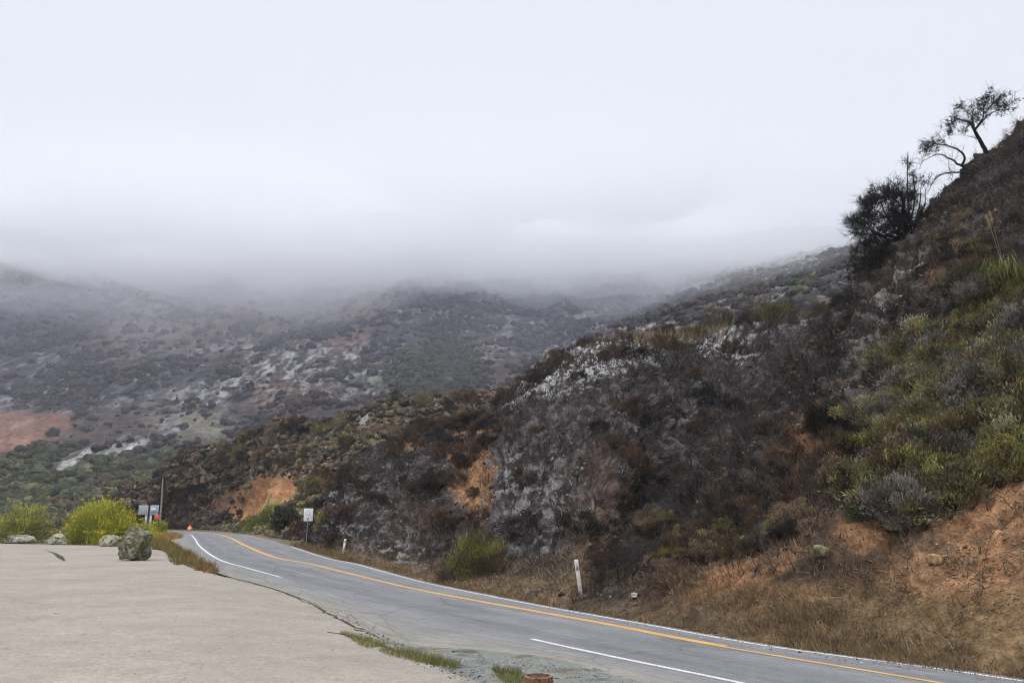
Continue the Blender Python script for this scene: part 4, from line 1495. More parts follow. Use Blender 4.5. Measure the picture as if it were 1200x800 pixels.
stones('grit', g, 107, .006, .02, [(.30, .28, .24), (.16, .14, .12), (.10, .09, .08)], 'loose grit scattered over the turnout')
g = patch(((640, 712), (760, 738), (900, 764), (1100, 792), (1100, 785), (900, 756), (760, 728)), 700, 104, .03)
stones('gravel', g, 104, .01, .05, [(.26, .2, .15), (.16, .12, .09), (.34, .31, .28)], 'small stones along the foot of the slope')

def d_ash(u, v, s):
    z = ((350, 430, 90, 32, -12), (440, 440, 60, 28, -20), (250, 460, 50, 14, -10), (90, 543, 38, 17, -8), (155, 527, 18, 10, 0), (560, 400, 40, 24, 20), (650, 410, 16, 22, 30), (940, 300, 60, 15, -18), (740, 385, 40, 6, -10), (880, 345, 40, 18, -15),
         (60, 455, 60, 12, -8), (120, 470, 70, 12, -10), (230, 405, 60, 14, -8), (215, 350, 60, 10, -15), (690, 375, 14, 8, 0))
    m = np.maximum.reduce([blob(u, v, *q, .5) for q in z])
    return m * (v > 262) + .06 * (v > 280)


P, _, _ = scatter('mountain', d_ash, 9000, 108, vis=False)
stones('rubble', P, 108, .2, .75, [(.34, .33, .325), (.26, .25, .245), (.40, .39, .38), (.09, .08, .075), (.22, .19, .16)], 'pale ash and rock flecks on the far mountainside')

# ------------------------------------------------------------------ boulders


def rock_mesh(seed, sx, sy, sz, pal, planes=16, rough=.05, sub=5, moss=None):
    import bmesh
    bm = bmesh.new()
    bmesh.ops.create_icosphere(bm, subdivisions=sub, radius=1.0)
    r = np.random.default_rng(seed)
    V = np.array([v.co[:] for v in bm.verts])
    F = np.array([[v.index for v in f.verts] for f in bm.faces])
    bm.free()
    D = unit(V)
    nn = r.normal(size=(planes, 3))
    nn[:, 2] = np.where(nn[:, 2] < 0, nn[:, 2] * .22 + .05, nn[:, 2])
    nn = unit(nn)
    dd = r.uniform(.62, .98, planes)
    den = D @ nn.T
    rad = np.where(den > .05, dd / np.maximum(den, .05), 9).min(1)
    rad = np.minimum(rad, 1.12)
    rad = np.where(D[:, 2] < -.05, np.minimum(rad, .72 / np.maximum(-D[:, 2], .05)), rad)
    V = D * rad[:, None]
    V = V * np.array([sx, sy, sz])
    V = V + D * (rough * fbm(V, .45, 4, seed) * 1.6 + rough * .5 * (ridged(V, .25, 2, seed + 3) - .5))[:, None]
    lo, hi = V.min(0), V.max(0)
    V = (V - (lo + hi) / 2) / (hi - lo) * 2 * np.array([sx, sy, sz])
    V[:, 2] += sz - .04 * sz
    fc = V[F].mean(1)
    m = fbm(fc, .5, 4, seed + 7) * .5
    c = np.tile(np.array(pal[0], float), (len(F), 1))
    c = mix(c, pal[1], sstep(-.1, .3, m))
    c = mix(c, pal[2], sstep(.1, .4, fbm(fc, .22, 3, seed + 9) * .5))
    c = mix(c, np.array(pal[0]) * .35, sstep(.24, .4, fbm(fc, .3, 3, seed + 13) * .5))
    mb = MB()
    mb.mesh(V, F, c)
    return mb


def rock(loc, seed, sx, sy, sz, pal, label, name='boulder', rz=0.0, tilt=(0, 0), **kw):
    o = rock_mesh(seed, sx, sy, sz, pal, **kw).build(name, M_ROCK, None, False, loc)
    o.rotation_euler = (tilt[0], tilt[1], rz)
    tag(o, label, 'rock')
    return o


MOSSY = [(.12, .115, .075), (.17, .155, .085), (.24, .225, .17)]
PALE = [(.40, .39, .33), (.48, .47, .42), (.33, .33, .23)]
b = gp(150, 658)
rock((b[0] - .06, b[1] + .9, b[2]), 8, .96, .9, 1.03, MOSSY, 'big mossy grey boulder standing on the turnout', planes=14, rough=.10, sub=6)
b = gp(169, 650)
rock((b[0] + .12, b[1] + .3, b[2]), 15, .36, .5, .78, [(.46, .50, .44), (.55, .58, .52), (.36, .38, .33)], 'pale greenish slab leaning behind the big mossy boulder', planes=9, rough=.04, tilt=(0, R(-22)))
b = gp(20, 636)
rock((b[0] + .2, b[1] - .3, b[2]), 25, 1.5, .9, .5, PALE, 'long low pale rock at the end of the row', planes=18, rough=.07)
b = gp(68, 638)
rock((b[0], b[1] - .2, b[2]), 35, .92, .8, .54, [(.38, .37, .27), (.46, .45, .38), (.30, .31, .2)], 'rounded pale rock beside the yellow fennel bush', planes=16, rough=.07)
b = gp(127, 640.5)
rock((b[0], b[1] - .1, b[2]), 45, .98, .7, .52, [(.32, .30, .21), (.40, .38, .28), (.27, .26, .17)], 'squarish tan rock between fennel bush and mossy boulder', planes=7, rough=.05)
s = SURF['hillside']


def on_surf(key, u, v):
    s = SURF[key]
    k = np.argmin((s['u'] - u) ** 2 + (s['v'] - v) ** 2)
    return s['P'].reshape(-1, 3)[k], s['n'].reshape(-1, 3)[k]


for (u, v, sz, sd, lab, pal) in ((747, 704, .12, 61, 'small white stone on the dark foot of the slope', PALE), (1048, 628, .22, 62, 'grey stone lodged on the brown slope above the road', MOSSY),
                                 (972, 663, .24, 64, 'dark grey stone below the green thicket', MOSSY), (1100, 667, .18, 65, 'orange tan clod on the bare earth', [(.36, .22, .12), (.3, .17, .09), (.4, .27, .16)])):
    p, n_ = on_surf('hillside', u, v)
    rock(p - np.array([0, 0, .03]), sd, sz * 1.3, sz, sz * .8, pal, lab, 'rock', planes=10, rough=.03, sub=3)

# ------------------------------------------------------------------ fennel and other named plants


def hero(name, loc, label, cat, seed, pal, part='foliage', group=None, rz=0.0, **kw):
    fo, st, fl = shrub_meshes(seed, pal=PAL[pal] if isinstance(pal, str) else pal, **kw)
    l = [('foliage', fo.data('foliage', M_LEAF)), ('stems', st.data('stems', M_TWIG))]
    if fl:
        l.append(('flowers', fl.data('flowers', M_LEAF)))
    return plant(name, l, loc, rz, 1.0, label, cat, group)


b = gp(103, 637.5)
hero('fennel_bush', (b[0], b[1] + 2.2, b[2]), 'large bright yellow green fennel bush behind the pale rocks', 'bush', 401, 'fennel', Rr=2.9, H=4.0, nclump=70, nleaf=11000, ln=.34, wd=.07, up=1.2, sparse=.15,
     stemcol=(.13, .14, .04), flower=(260, (.62, .54, .04)), low=.05)
b = gp(2, 637)
hero('fennel_bush', (b[0] - .9, b[1] + 4.4, b[2]), 'yellow green fennel bush behind the long low rock', 'bush', 402, [(.30, .31, .06), (.25, .26, .09), (.19, .20, .08), (.38, .36, .06)], Rr=2.6, H=3.9, nclump=60, nleaf=8000, ln=.34, wd=.06, up=1.2, sparse=.16,
     stemcol=(.13, .14, .04), flower=(130, (.58, .50, .05)), low=.05)
b = gp(148, 636)
hero('fennel_bush', (b[0], b[1] + 2.5, b[2]), 'loose low fennel bush between big fennel and sign posts', 'bush', 403, 'fennel', Rr=2.0, H=2.2, nclump=34, nleaf=3200, ln=.30, wd=.05, up=1.2, sparse=.18, stemcol=(.13, .14, .04), flower=(90, (.6, .5, .05)))
b = gp(180, 628)
hero('fennel_bush', (b[0], b[1] + 2.0, b[2]), 'small fennel bush at the foot of the utility pole', 'bush', 404, [(.28, .28, .04), (.2, .21, .04), (.34, .31, .05)], Rr=1.3, H=1.9, nclump=24, nleaf=1800, ln=.34, wd=.06, up=1.2, sparse=.2, stemcol=(.13, .14, .04), flower=(40, (.6, .5, .05)))
# bush at the road verge
b = gp(560, 688)
b = np.array([b[0], b[1] + 1.6, b[2] + .15])
hero('verge_bush', b, 'dark based bush with yellow green tips on the road verge', 'bush', 411, [(.09, .08, .03), (.15, .14, .035), (.26, .25, .05), (.08, .06, .035)], Rr=1.6, H=2.7, nclump=46, nleaf=6500, ln=.22, wd=.03, up=1.6, sparse=.16,
     stemcol=(.07, .055, .035), low=.08)
hero('verge_bush', b + np.array([1.3, -.3, .1]), 'brown feathery bush hugging the yellow tipped verge bush', 'bush', 412, [(.12, .07, .04), (.09, .06, .035), (.15, .10, .055)], Rr=1.0, H=1.5, nclump=28, nleaf=2600, ln=.24, wd=.022, up=1.6, sparse=.2)
hero('verge_bush', b + np.array([-1.4, .3, 0]), 'dull brown bush at the near turnout side of the verge bush', 'bush', 413, [(.09, .06, .04), (.07, .05, .03), (.12, .09, .05)], Rr=.95, H=1.15, nclump=26, nleaf=2300, ln=.22, wd=.022, up=1.3, sparse=.2)
b = gp(655, 703)
hero('verge_bush', b + np.array([0, 1.0, .1]), 'pale tan grassy bush beside the leaning white post', 'bush', 414, [(.22, .17, .11), (.17, .13, .08), (.28, .22, .15)], Rr=.6, H=.7, nclump=18, nleaf=1500, ln=.26, wd=.014, up=1.8, sparse=.2)
# dark green bush where the spur meets the road
p_, _ = on_surf('hill.001', 337, 622)
hero('verge_bush', p_ - np.array([0, .5, .2]), 'dark green bush under the orange cut bank', 'bush', 421, 'dark', Rr=1.6, H=3.0, nclump=36, nleaf=2800, ln=.6, wd=.26, up=.3, sparse=.2)
for k, (u, v, rr, hh, pal, lab) in enumerate(((288, 611, 1.7, 1.6, 'olive', 'olive bush low on the outer edge of the orange cut bank'), (341, 590, 1.7, 1.6, 'lime', 'lime green bush highest at the dark side of the orange cut bank'), (331, 594, 1.8, 1.7, 'olive', 'olive bush high in the orange cut bank'), (317, 602, 2.0, 1.8, 'lime', 'broad lime green bush across the orange cut bank'), (326, 600, 2.4, 2.4, 'lime', 'lime green bush in the middle of the orange cut bank'), (306, 612, 2.4, 2.2, 'lime', 'lime green bush trailing down the orange cut bank'), (300, 617, 2.8, 2.4, 'lime', 'light green bush draped under the orange cut bank'), (318, 606, 2.0, 2.2, 'olive', 'olive bush high under the orange cut bank'), (286, 622, 1.6, 1.8, 'lime', 'light green bush lowest on the cut bank'),
                                              (338, 603, 1.8, 2.2, 'olive', 'olive bush at the dark edge of the cut bank'))):
    p_, _ = on_surf('hill.001', u, v)
    hero('bank_bush', p_ - np.array([0, .3, .4]), lab, 'bush', 425 + k, pal, Rr=rr, H=hh, nclump=26, nleaf=2600, ln=.42, wd=.16, up=.4, sparse=.2)
for k, (u, v, rr, hh, pal, lab) in enumerate(((388, 626, 1.1, 1.5, 'olive', 'olive bush behind the white road sign'), (395, 640, 1.0, 1.2, 'rust', 'rust brown bush beside the small pale marker post'), (347, 624, 1.2, 1.5, 'rust', 'brown bush left of the white road sign'.replace('left of', 'just past')))):
    p_, _ = on_surf('hill', u, v)
    hero('verge_bush', p_ - np.array([0, -1.0, .1]), lab, 'bush', 431 + k, pal, Rr=rr, H=hh, nclump=26, nleaf=1800, ln=.28, wd=.08, up=.8, sparse=.2)
# crest bushes of the knoll
for k, (u, v, rr, hh, pal, lab) in enumerate(((905, 384, 2.9, 2.5, [(.06, .065, .02), (.10, .10, .03), (.09, .05, .03), (.05, .04, .025), (.13, .13, .03)], 'rounded green topped bush on the crest of the ashy knoll'),
                                              (848, 397, 2.5, 2.6, [(.06, .055, .025), (.08, .07, .03), (.05, .04, .025)], 'dark olive bush on the crest beside the dry grass'),
                                              (965, 376, 2.4, 2.2, [(.12, .12, .03), (.09, .08, .03), (.07, .05, .03)], 'yellow green bush on the crest close to the black slope'),
                                              (812, 399, 1.6, 1.3, [(.10, .085, .04), (.13, .10, .05)], 'low brown bush on the crest among dry grass'))):
    p_, _ = on_surf('hill', u, v)
    hero('crest_bush', p_ - np.array([0, 0, .3]), lab, 'bush', 441 + k, pal, Rr=rr, H=hh, nclump=44, nleaf=5200, ln=.26, wd=.06, up=1.0, sparse=.16, low=.05)

# long green grass clump high on the slope
def strap_clump(loc, seed, n, ln, wd, pal, name, label, plumes=0):
    r = np.random.default_rng(seed)
    o = empty(name, loc)
    tag(o, label, 'grass clump')
    mb = MB()
    for k in range(n):
        a = r.uniform(0, 6.28)
        out = np.array([math.cos(a), math.sin(a), 0])
        l = ln * r.uniform(.5, 1.1)
        p0 = np.array([r.normal(0, .18), r.normal(0, .18), -.1])
        reach = r.uniform(.15, .8) * l
        pts = [p0, p0 + out * reach * .3 + np.array([0, 0, l * .55]), p0 + out * reach * .75 + np.array([0, 0, l * .72]), p0 + out * reach * 1.15 + np.array([0, 0, l * r.uniform(.2, .62)])]
        side = np.array([-out[1], out[0], 0]) * wd * .5
        w = (1, .9, .6, .1)
        c = np.array(pal[r.integers(len(pal))]) * r.uniform(.7, 1.3)
        for i in range(3):
            mb.quads(np.array([[pts[i] - side * w[i], pts[i] + side * w[i], pts[i + 1] + side * w[i + 1], pts[i + 1] - side * w[i + 1]]]), c)
    mb.build('leaves', M_GRASS, o)
    for k in range(plumes):
        mb = MB()
        a = r.uniform(2.2, 4.2)
        t = np.array([math.cos(a) * .5, math.sin(a) * .2, ln * r.uniform(1.3, 1.7)])
        mb.tube([(0, 0, 0), t * .5 + np.array([0, 0, .1]), t], (.014, .011, .008), (.26, .2, .12), 4)
        c = t + np.outer(np.linspace(-.25, .25, 70), unit(t)) + r.normal(size=(70, 3)) * .025
        mb.quads(leaf_quads(c, unit(t + r.normal(size=(70, 3)) * .35), .14, .02, r), (.34, .25, .15))
        mb.build('plume', M_GRASS, o)
    return o


p_, _ = on_surf('hillside', 1185, 345)
strap_clump(p_, 451, 420, 1.9, .026, [(.13, .16, .04), (.17, .18, .06), (.22, .2, .09), (.10, .12, .035)], 'pampas_grass', 'tall green strap leaved grass clump with dry plumes high on the slope', plumes=3)
p_, _ = on_surf('hillside', 1160, 372)
strap_clump(p_, 452, 260, 1.2, .022, [(.16, .17, .05), (.2, .18, .08), (.13, .13, .04)], 'pampas_grass', 'smaller yellowish grass clump below the tall green one')
p_, _ = on_surf('hillside', 1192, 545)
strap_clump(p_, 453, 240, .95, .018, [(.2, .17, .04), (.24, .17, .05), (.15, .14, .04)], 'pampas_grass', 'golden grass clump at the edge of the bare earth')

# ------------------------------------------------------------------ trees on the skyline
M_BLACK = plain_mat('charred_bark', (.022, .019, .018), .9, .1, var=.4, scale=6)


def sky_tree(name, label, base_uv, Y, limbs, clusters, seed, leafcol, nleaf=26, lsz=.18, twig=True, cat='tree', depthvar=.8, key='hillside', fine=1):
    """limbs: list of (pixel polyline, start radius, end radius); clusters: (u, v, radius px, count)"""
    r = np.random.default_rng(seed)
    b = at(*base_uv, Y)
    o = empty(name, b)
    tag(o, label, cat)
    m = Y / FPX
    trunk, br, cw = MB(), MB(), MB()

    def w3(q, dy):
        return at(q[0], q[1], Y + dy) - b

    for i, (pl, r0, r1) in enumerate(limbs):
        dy0, dy1 = (0, 0) if i == 0 else (r.normal(0, depthvar * .3), r.normal(0, depthvar))
        n = len(pl)
        pts = np.array([w3(q, dy0 + (dy1 - dy0) * k / max(n - 1, 1)) for k, q in enumerate(pl)])
        pts = cr(pts, n * 4)
        pts[1:-1] += r.normal(size=(len(pts) - 2, 3)) * .012
        (trunk if i == 0 else br).tube(pts, np.linspace(r0, r1, len(pts)) * 1.3, (.014, .012, .012), 6)
        if twig and i > 0:
            for k in range(int(len(pts) * 1.2)):
                p0 = pts[r.integers(len(pts) // 3, len(pts))]
                d = unit(r.normal(size=3) + np.array([-.2, 0, .35]))
                l = r.uniform(.25, .9)
                br.tube([p0, p0 + d * l * .5 + r.normal(size=3) * .05, p0 + d * l + r.normal(size=3) * .1], (.010, .007, .003), (.03, .025, .023), 3, cap=False)
    for (u, v, rp, cnt) in clusters:
        c0 = w3((u, v), r.normal(0, depthvar * .8))
        for k in range(cnt):
            c1 = c0 + r.normal(size=3) * rp * m * np.array([.6, .8, .5])
            n = nleaf
            d0 = unit(r.normal(size=3) + np.array([0, 0, .6]))
            d = unit(d0 + r.normal(size=(n, 3)) * .6)
            p = c1 + d0 * r.uniform(-.2, .2, (n, 1)) + r.normal(size=(n, 3)) * .07
            cw.quads(leaf_quads(p, d, lsz * r.uniform(.6, 1.3, n), lsz * .40, r), np.array(leafcol) * r.uniform(.5, 1.6, (n, 1)))
            br.tube([c0, c1 + r.normal(size=3) * .05], (.012, .006), (.02, .017, .016), 3, cap=False)
            for q_ in range(fine):
                dd = unit(r.normal(size=3) + np.array([-.15, 0, .5]))
                ll = r.uniform(.2, .85)
                br.tube([c1, c1 + dd * ll * .5 + r.normal(size=3) * .04, c1 + dd * ll], (.011, .008, .004), (.018, .015, .014), 3, cap=False)
    trunk.build('trunk', M_TWIG, o)
    br.build('branches', M_TWIG, o)
    if cw.n:
        cw.build('crown', M_LEAF, o)
    return o


DL = (.010, .010, .008)
sky_tree('leaning_tree', 'small leaning tree with sparse dark crown, taller on the skyline slope', (1163, 201), 50.0,
         [([(1163, 201), (1158, 186), (1153, 173), (1147, 162), (1142, 153)], .13, .075),
          ([(1142, 153), (1139, 147), (1136, 143), (1128, 141), (1120, 138), (1113, 136)], .065, .02),
          ([(1142, 153), (1140, 143), (1140, 135), (1141, 127)], .06, .02),
          ([(1142, 153), (1150, 143), (1157, 136), (1165, 131), (1174, 129)], .055, .02),
          ([(1142, 152), (1147, 146), (1152, 137), (1153, 126), (1156, 117)], .05, .018),
          ([(1140, 137), (1133, 131), (1128, 127)], .03, .012), ([(1153, 133), (1162, 124), (1168, 117), (1176, 112)], .03, .01),
          ([(1130, 158), (1142, 162), (1147, 163)], .008, .012), ([(1174, 129), (1182, 120), (1190, 108)], .012, .004)],
         [(1157, 114, 9, 22), (1168, 118, 9, 20), (1176, 124, 8, 14), (1163, 126, 10, 12), (1127, 126, 6, 13), (1120, 142, 9, 14), (1112, 147, 6, 10), (1113, 155, 4, 6), (1135, 147, 8, 14), (1146, 134, 9, 10), (1150, 122, 8, 10), (1180, 129, 6, 8), (1142, 140, 6, 8)], 501, DL, nleaf=10, lsz=.17, fine=3)
sky_tree('leaning_tree', 'low crooked tree bowed outward from the skyline slope', (1141, 203), 49.7,
         [([(1143, 206), (1137, 201), (1131, 196), (1127, 194)], .10, .075),
          ([(1127, 194), (1130, 189), (1130, 183), (1125, 177), (1117, 173), (1108, 170), (1102, 170)], .07, .02),
          ([(1127, 194), (1121, 192), (1119, 189), (1112, 186), (1106, 182), (1098, 181), (1090, 184)], .06, .015),
          ([(1102, 170), (1094, 168), (1086, 171), (1081, 178)], .025, .008), ([(1108, 170), (1103, 162), (1098, 156)], .018, .006),
          ([(1112, 186), (1112, 196), (1114, 205)], .012, .005), ([(1090, 184), (1082, 189), (1077, 198)], .014, .005)],
         [(1093, 166, 8, 14), (1087, 171, 7, 12), (1083, 178, 5, 8), (1098, 169, 6, 8)], 502, DL, nleaf=9, lsz=.16, fine=3)
sky_tree('bare_branch', 'bare curving branch arching from the slope between tree and black bush', (1134, 203), 49.0,
         [([(1134, 203), (1126, 202), (1115, 202), (1105, 204), (1097, 209), (1092, 216)], .05, .018), ([(1105, 204), (1098, 206), (1092, 215), (1088, 224)], .02, .008),
          ([(1108, 230), (1100, 228), (1095, 236), (1088, 240)], .03, .01), ([(1118, 225), (1116, 210), (1118, 200)], .012, .004)], [], 503, DL, cat='branch')

# big charred bush on the skyline
r = np.random.default_rng(77)
limbs = [([(1072, 300), (1065, 275), (1058, 250), (1060, 230)], .12, .06)]
for (u, v) in ((1064, 178), (1070, 200), (1080, 215), (1040, 208), (1024, 218), (1010, 235), (997, 255), (996, 272), (1003, 290), (1010, 310), (1030, 230), (1048, 215), (1086, 238), (1050, 270), (1020, 270), (1085, 222), (1005, 322)):
    s0 = (1066 + r.uniform(-8, 8), 268 + r.uniform(-15, 40))
    mid = ((s0[0] + u) / 2 + r.uniform(-8, 8), (s0[1] + v) / 2 - r.uniform(0, 12))
    limbs.append(([s0, mid, (u, v)], .055, .012))
cl = []
for k in range(105):
    a, q = r.uniform(0, 6.28), math.sqrt(r.uniform(0, 1))
    cl.append((1044 + 44 * q * math.cos(a), 266 + 42 * q * math.sin(a) - 4, 7, 9))
for k in range(46):
    a, q = r.uniform(0, 6.28), math.sqrt(r.uniform(0, 1))
    cl.append((1022 + 30 * q * math.cos(a), 312 + 28 * q * math.sin(a), 7, 7))
for (u, v) in ((1064, 190), (1068, 205), (1075, 212), (1084, 215), (1022, 222), (1000, 262), (996, 258), (1012, 236), (1040, 222), (1052, 215), (1003, 292), (1010, 312), (1018, 325), (1005, 305)):
    cl.append((u, v, 5, 7))
sky_tree('charred_bush', 'big black charred bush hanging on the skyline edge of the slope', (1075, 300), 48.6, limbs, cl, 504, (.012, .010, .009), nleaf=5, lsz=.16, cat='bush', depthvar=1.3, fine=7)
for k, (u, v, sc) in enumerate(((1190, 165, 1.0), (1200, 150, 1.0), (1178, 182, .6), (1150, 200, .35), (1195, 158, .7))):
    p_, _ = on_surf('hillside', u, v)
    o = plant('skyline_shrub', LIB['burn_brown'][k % 3], p_ - np.array([0, -.2, .1]), k * 1.7, sc * 1.5, 'thin dark leafless shrub on the highest skyline of the slope', 'burned shrub', 'thin shrubs on the skyline')

# dead branch on the lower slope
p_, n_ = on_surf('hillside', 848, 652)
lo_ = empty('fallen_branch', p_)
tag(lo_, 'broken pale ended dead branch lying on the brown slope', 'branch')
a_ = on_surf('hillside', 833, 664)[0] - p_ + np.array([0, -.15, .12])
c_ = on_surf('hillside', 863, 636)[0] - p_ + np.array([0, -.25, .22])
mb = MB()
mb.tube([a_, a_ * .4 + np.array([0, -.1, .1]), c_ * .5 + np.array([0, -.1, .12]), c_], (.035, .055, .06, .07), (.06, .04, .03), 7)
mb.build('bark', M_TWIG, lo_)
mb = MB()
mb.tube([c_, c_ + unit(c_) * .28], (.075, .03), (.42, .37, .31), 7)
mb.tube([a_, a_ + unit(a_) * .12], (.037, .02), (.40, .36, .3), 7)
mb.build('broken_end', M_TWIG, lo_)

# ------------------------------------------------------------------ roadside objects
M_POSTW = plain_mat('weathered_white', (.74, .74, .68), .7, .2, var=.2, scale=5)
M_SIGNW = plain_mat('sign_white', (.74, .75, .75), .45, .4, var=.04, scale=3)
M_SIGNB = plain_mat('sign_back', (.36, .40, .46), .5, .4, .3, var=.12, scale=3)
M_STEEL = plain_mat('dull_steel', (.24, .22, .19), .6, .4, .4, var=.2)
M_INK = plain_mat('sign_ink', (.03, .03, .035), .6, .3, var=.1)
M_GREYINK = plain_mat('faded_lettering', (.48, .52, .56), .6, .3, var=.1)
M_DWOOD = plain_mat('dark_wood', (.035, .03, .028), .85, .15, var=.3, scale=9)
M_POLE = plain_mat('pole_wood', (.26, .23, .20), .85, .1, var=.3, scale=7)
M_RED = plain_mat('faded_red', (.62, .10, .07), .6, .3, var=.15)
M_ORANGE = plain_mat('fluorescent_orange', (.80, .20, .09), .6, .3, var=.1)
M_PINK = plain_mat('pale_orange', (.75, .48, .40), .6, .3, var=.1)
M_REFL = plain_mat('marker_reflector', (.42, .44, .50), .35, .5, var=.1)


def bevel(o, w, seg=2):
    m = o.modifiers.new('bevel', 'BEVEL')
    m.width = w
    m.segments = seg
    return o


# leaning white marker post
b = pix_hit(680.5, 695.5)
b = np.array([b[0], b[1] - .05, b[2]])
tp = at(675, 655.5, b[1] - .25)
o = empty('marker_post', b)
tag(o, 'tall white marker post leaning on the verge of the black slope', 'marker post')
dv = tp - b
mb = MB()
x = unit(np.cross(dv, np.array([0, 1.0, 0])))
y = unit(np.cross(x, dv))


def flat_bar(mb, p0, p1, w, d, x, y):
    V = [p + x * sx * w / 2 + y * sy * d / 2 for p in (np.asarray(p0, float), np.asarray(p1, float)) for sx, sy in ((-1, -1), (1, -1), (1, 1), (-1, 1))]
    mb.mesh(V, [(0, 1, 2, 3), (7, 6, 5, 4), (0, 4, 5, 1), (1, 5, 6, 2), (2, 6, 7, 3), (3, 7, 4, 0)], (1, 1, 1))


flat_bar(mb, -dv * .12, dv, .15, .05, x, y)
bevel(mb.build('post', M_POSTW, o), .008)
mb = MB()
flat_bar(mb, dv * .70 - y * .029 * np.sign(y[1]), dv * .93 - y * .029 * np.sign(y[1]), .095, .006, x, y)
mb.build('reflector', M_REFL, o)


def small_marker(u, v, vt, lean, lab, w=.1):
    b = pix_hit(u, v)
    if b is None or b[1] > gp(u, v)[1] + 1.5:
        b = gp(u, v)
    b = np.array([b[0], b[1] - .12, b[2]])
    h = (v - vt) * b[1] / FPX
    o = empty('marker_post', b)
    tag(o, lab, 'marker post', None)
    mb = MB()
    d = np.array([lean * h, 0, h])
    flat_bar(mb, -d * .1, d, w, .03, np.array([1.0, 0, 0]), np.array([0, 1.0, 0]))
    mb.build('post', M_POSTW, o)
    mb = MB()
    flat_bar(mb, d * .72 + np.array([0, -.019, 0]), d * .92 + np.array([0, -.019, 0]), w * .8, .006, np.array([1.0, 0, 0]), np.array([0, 1.0, 0]))
    mb.build('reflector', M_REFL, o)


small_marker(402.5, 647, 632, .13, 'short pale marker post leaning in the grass past the white sign', .16)
small_marker(323, 624.5, 614, 0.0, 'tiny upright marker post in front of the dark green bush', .17)

# white regulatory sign
b = pix_hit(363.2, 639.5)
b = np.array([b[0], b[1] - 1.4, b[2] - .04])
k = b[1] / FPX
o = empty('road_sign', b)
tag(o, 'white rectangular road sign on a thin steel post', 'sign')
H = 43 * k
mb = MB()
mb.tube([(0, 0, -.3), (.06, 0, H * .98)], (.045, .045), (1, 1, 1), 8)
mb.build('post', M_STEEL, o)
W_, h_ = 10.4 * k, 14.2 * k
cz = H - h_ / 2
mb = MB()
mb.box((.08, -.06, cz), (W_, .02, h_))
pn = bevel(mb.build('panel', M_SIGNW, o), .006)
mb = MB()
for zz in (.205, -.155):
    mb.box((.08, -.072, cz + zz * h_), (W_ * .82, .004, h_ * .022))
mb.build('dividing_line', M_GREYINK, pn)
mb = MB()
for (xx, zz, ww, hh) in ((-.12, .345, .14, .10), (.14, .345, .16, .10), (-.28, .08, .10, .09), (-.1, .08, .16, .09), (.16, .08, .2, .09), (-.2, -.05, .2, .08), (.1, -.05, .22, .08)):
    mb.box((.08 + xx * W_, -.072, cz + zz * h_), (ww * W_, .004, hh * h_))
mb.build('faded_lettering', M_GREYINK, pn)
mb = MB()
V = np.array([(-.10, -.27), (.12, -.27), (.12, -.32), (.03, -.34), (-.02, -.42), (-.10, -.42)])
V3 = np.stack([.08 + V[:, 0] * W_, np.full(6, -.074), cz + V[:, 1] * h_], 1)
mb.quads(V3[None], (1, 1, 1))
mb.build('black_flag_mark', M_INK, pn)

# dark post with a dark top, in front of the pale board
b = gp(171.5, 632)
k = b[1] / FPX
o = empty('dark_post', b)
tag(o, 'tall dark wooden post with a board seen edge on at its top', 'post')
mb = MB()
mb.box((0, 0, 22 * k), (.15, .15, 50 * k))
bevel(mb.build('post', M_DWOOD, o), .01)
mb = MB()
mb.box((.05, -.1, 43 * k), (4.6 * k, .05, 9.5 * k))
mb.build('top_board', plain_mat('brown_board', (.085, .06, .05), .8, .2, var=.3), o)

b = gp(171.5, 625.8)
k = b[1] / FPX
o = empty('sign_board', b)
tag(o, 'wide pale grey board on two legs, seen from behind the dark post', 'sign')
mb = MB()
mb.box((0, 0, 27.2 * k), (23 * k, .05, 10.8 * k))
bd = bevel(mb.build('board', M_SIGNB, o), .02)
mb = MB()
mb.box((5.8 * k, -.035, 27 * k), (6.5 * k, .02, 5.2 * k))
mb.build('pale_patch', plain_mat('pale_blue_panel', (.45, .55, .62), .5, .4, var=.1), bd)
for xx in (-2.3, 3.0):
    mb = MB()
    mb.box((xx * k, .06, 11 * k), (2.6 * k, .06, 23 * k))
    mb.build('leg', M_SIGNB, o)
b = gp(182, 624)
k = b[1] / FPX
o = empty('red_sign', b)
tag(o, 'small red sign partly behind the pale board beside the utility pole', 'sign')
mb = MB()
mb.tube([(0, .05, -.2), (0, .05, 20 * k)], (.05, .05), (1, 1, 1), 6)
mb.build('post', M_DWOOD, o)
mb = MB()
mb.box((-.0, 0, 17.5 * k), (5.6 * k, .03, 6.5 * k))
mb.build('panel', M_RED, o)

# utility pole
b = gp(186.8, 622.3)
k = b[1] / FPX
o = empty('utility_pole', b)
tag(o, 'bare wooden utility pole rising against the spur', 'pole')
mb = MB()
hp = 60 * k
mb.tube([(0, 0, -.5), (-.5 * k, 0, hp * .5), (-1.4 * k, 0, hp)], (.19, .16, .12), (1, 1, 1), 10)
mb.build('shaft', M_POLE, o, True)
mb = MB()
for i in range(6):
    mb.box((-.3 * k + (.16 if i % 2 else -.16), -.02, 2.4 + i * .4), (.14, .03, .03))
mb.build('climbing_pegs', M_STEEL, o)
mb = MB()
mb.box((0, -.19, 3.6), (.16, .05, .5))
mb.build('pole_tag', M_ORANGE, o)

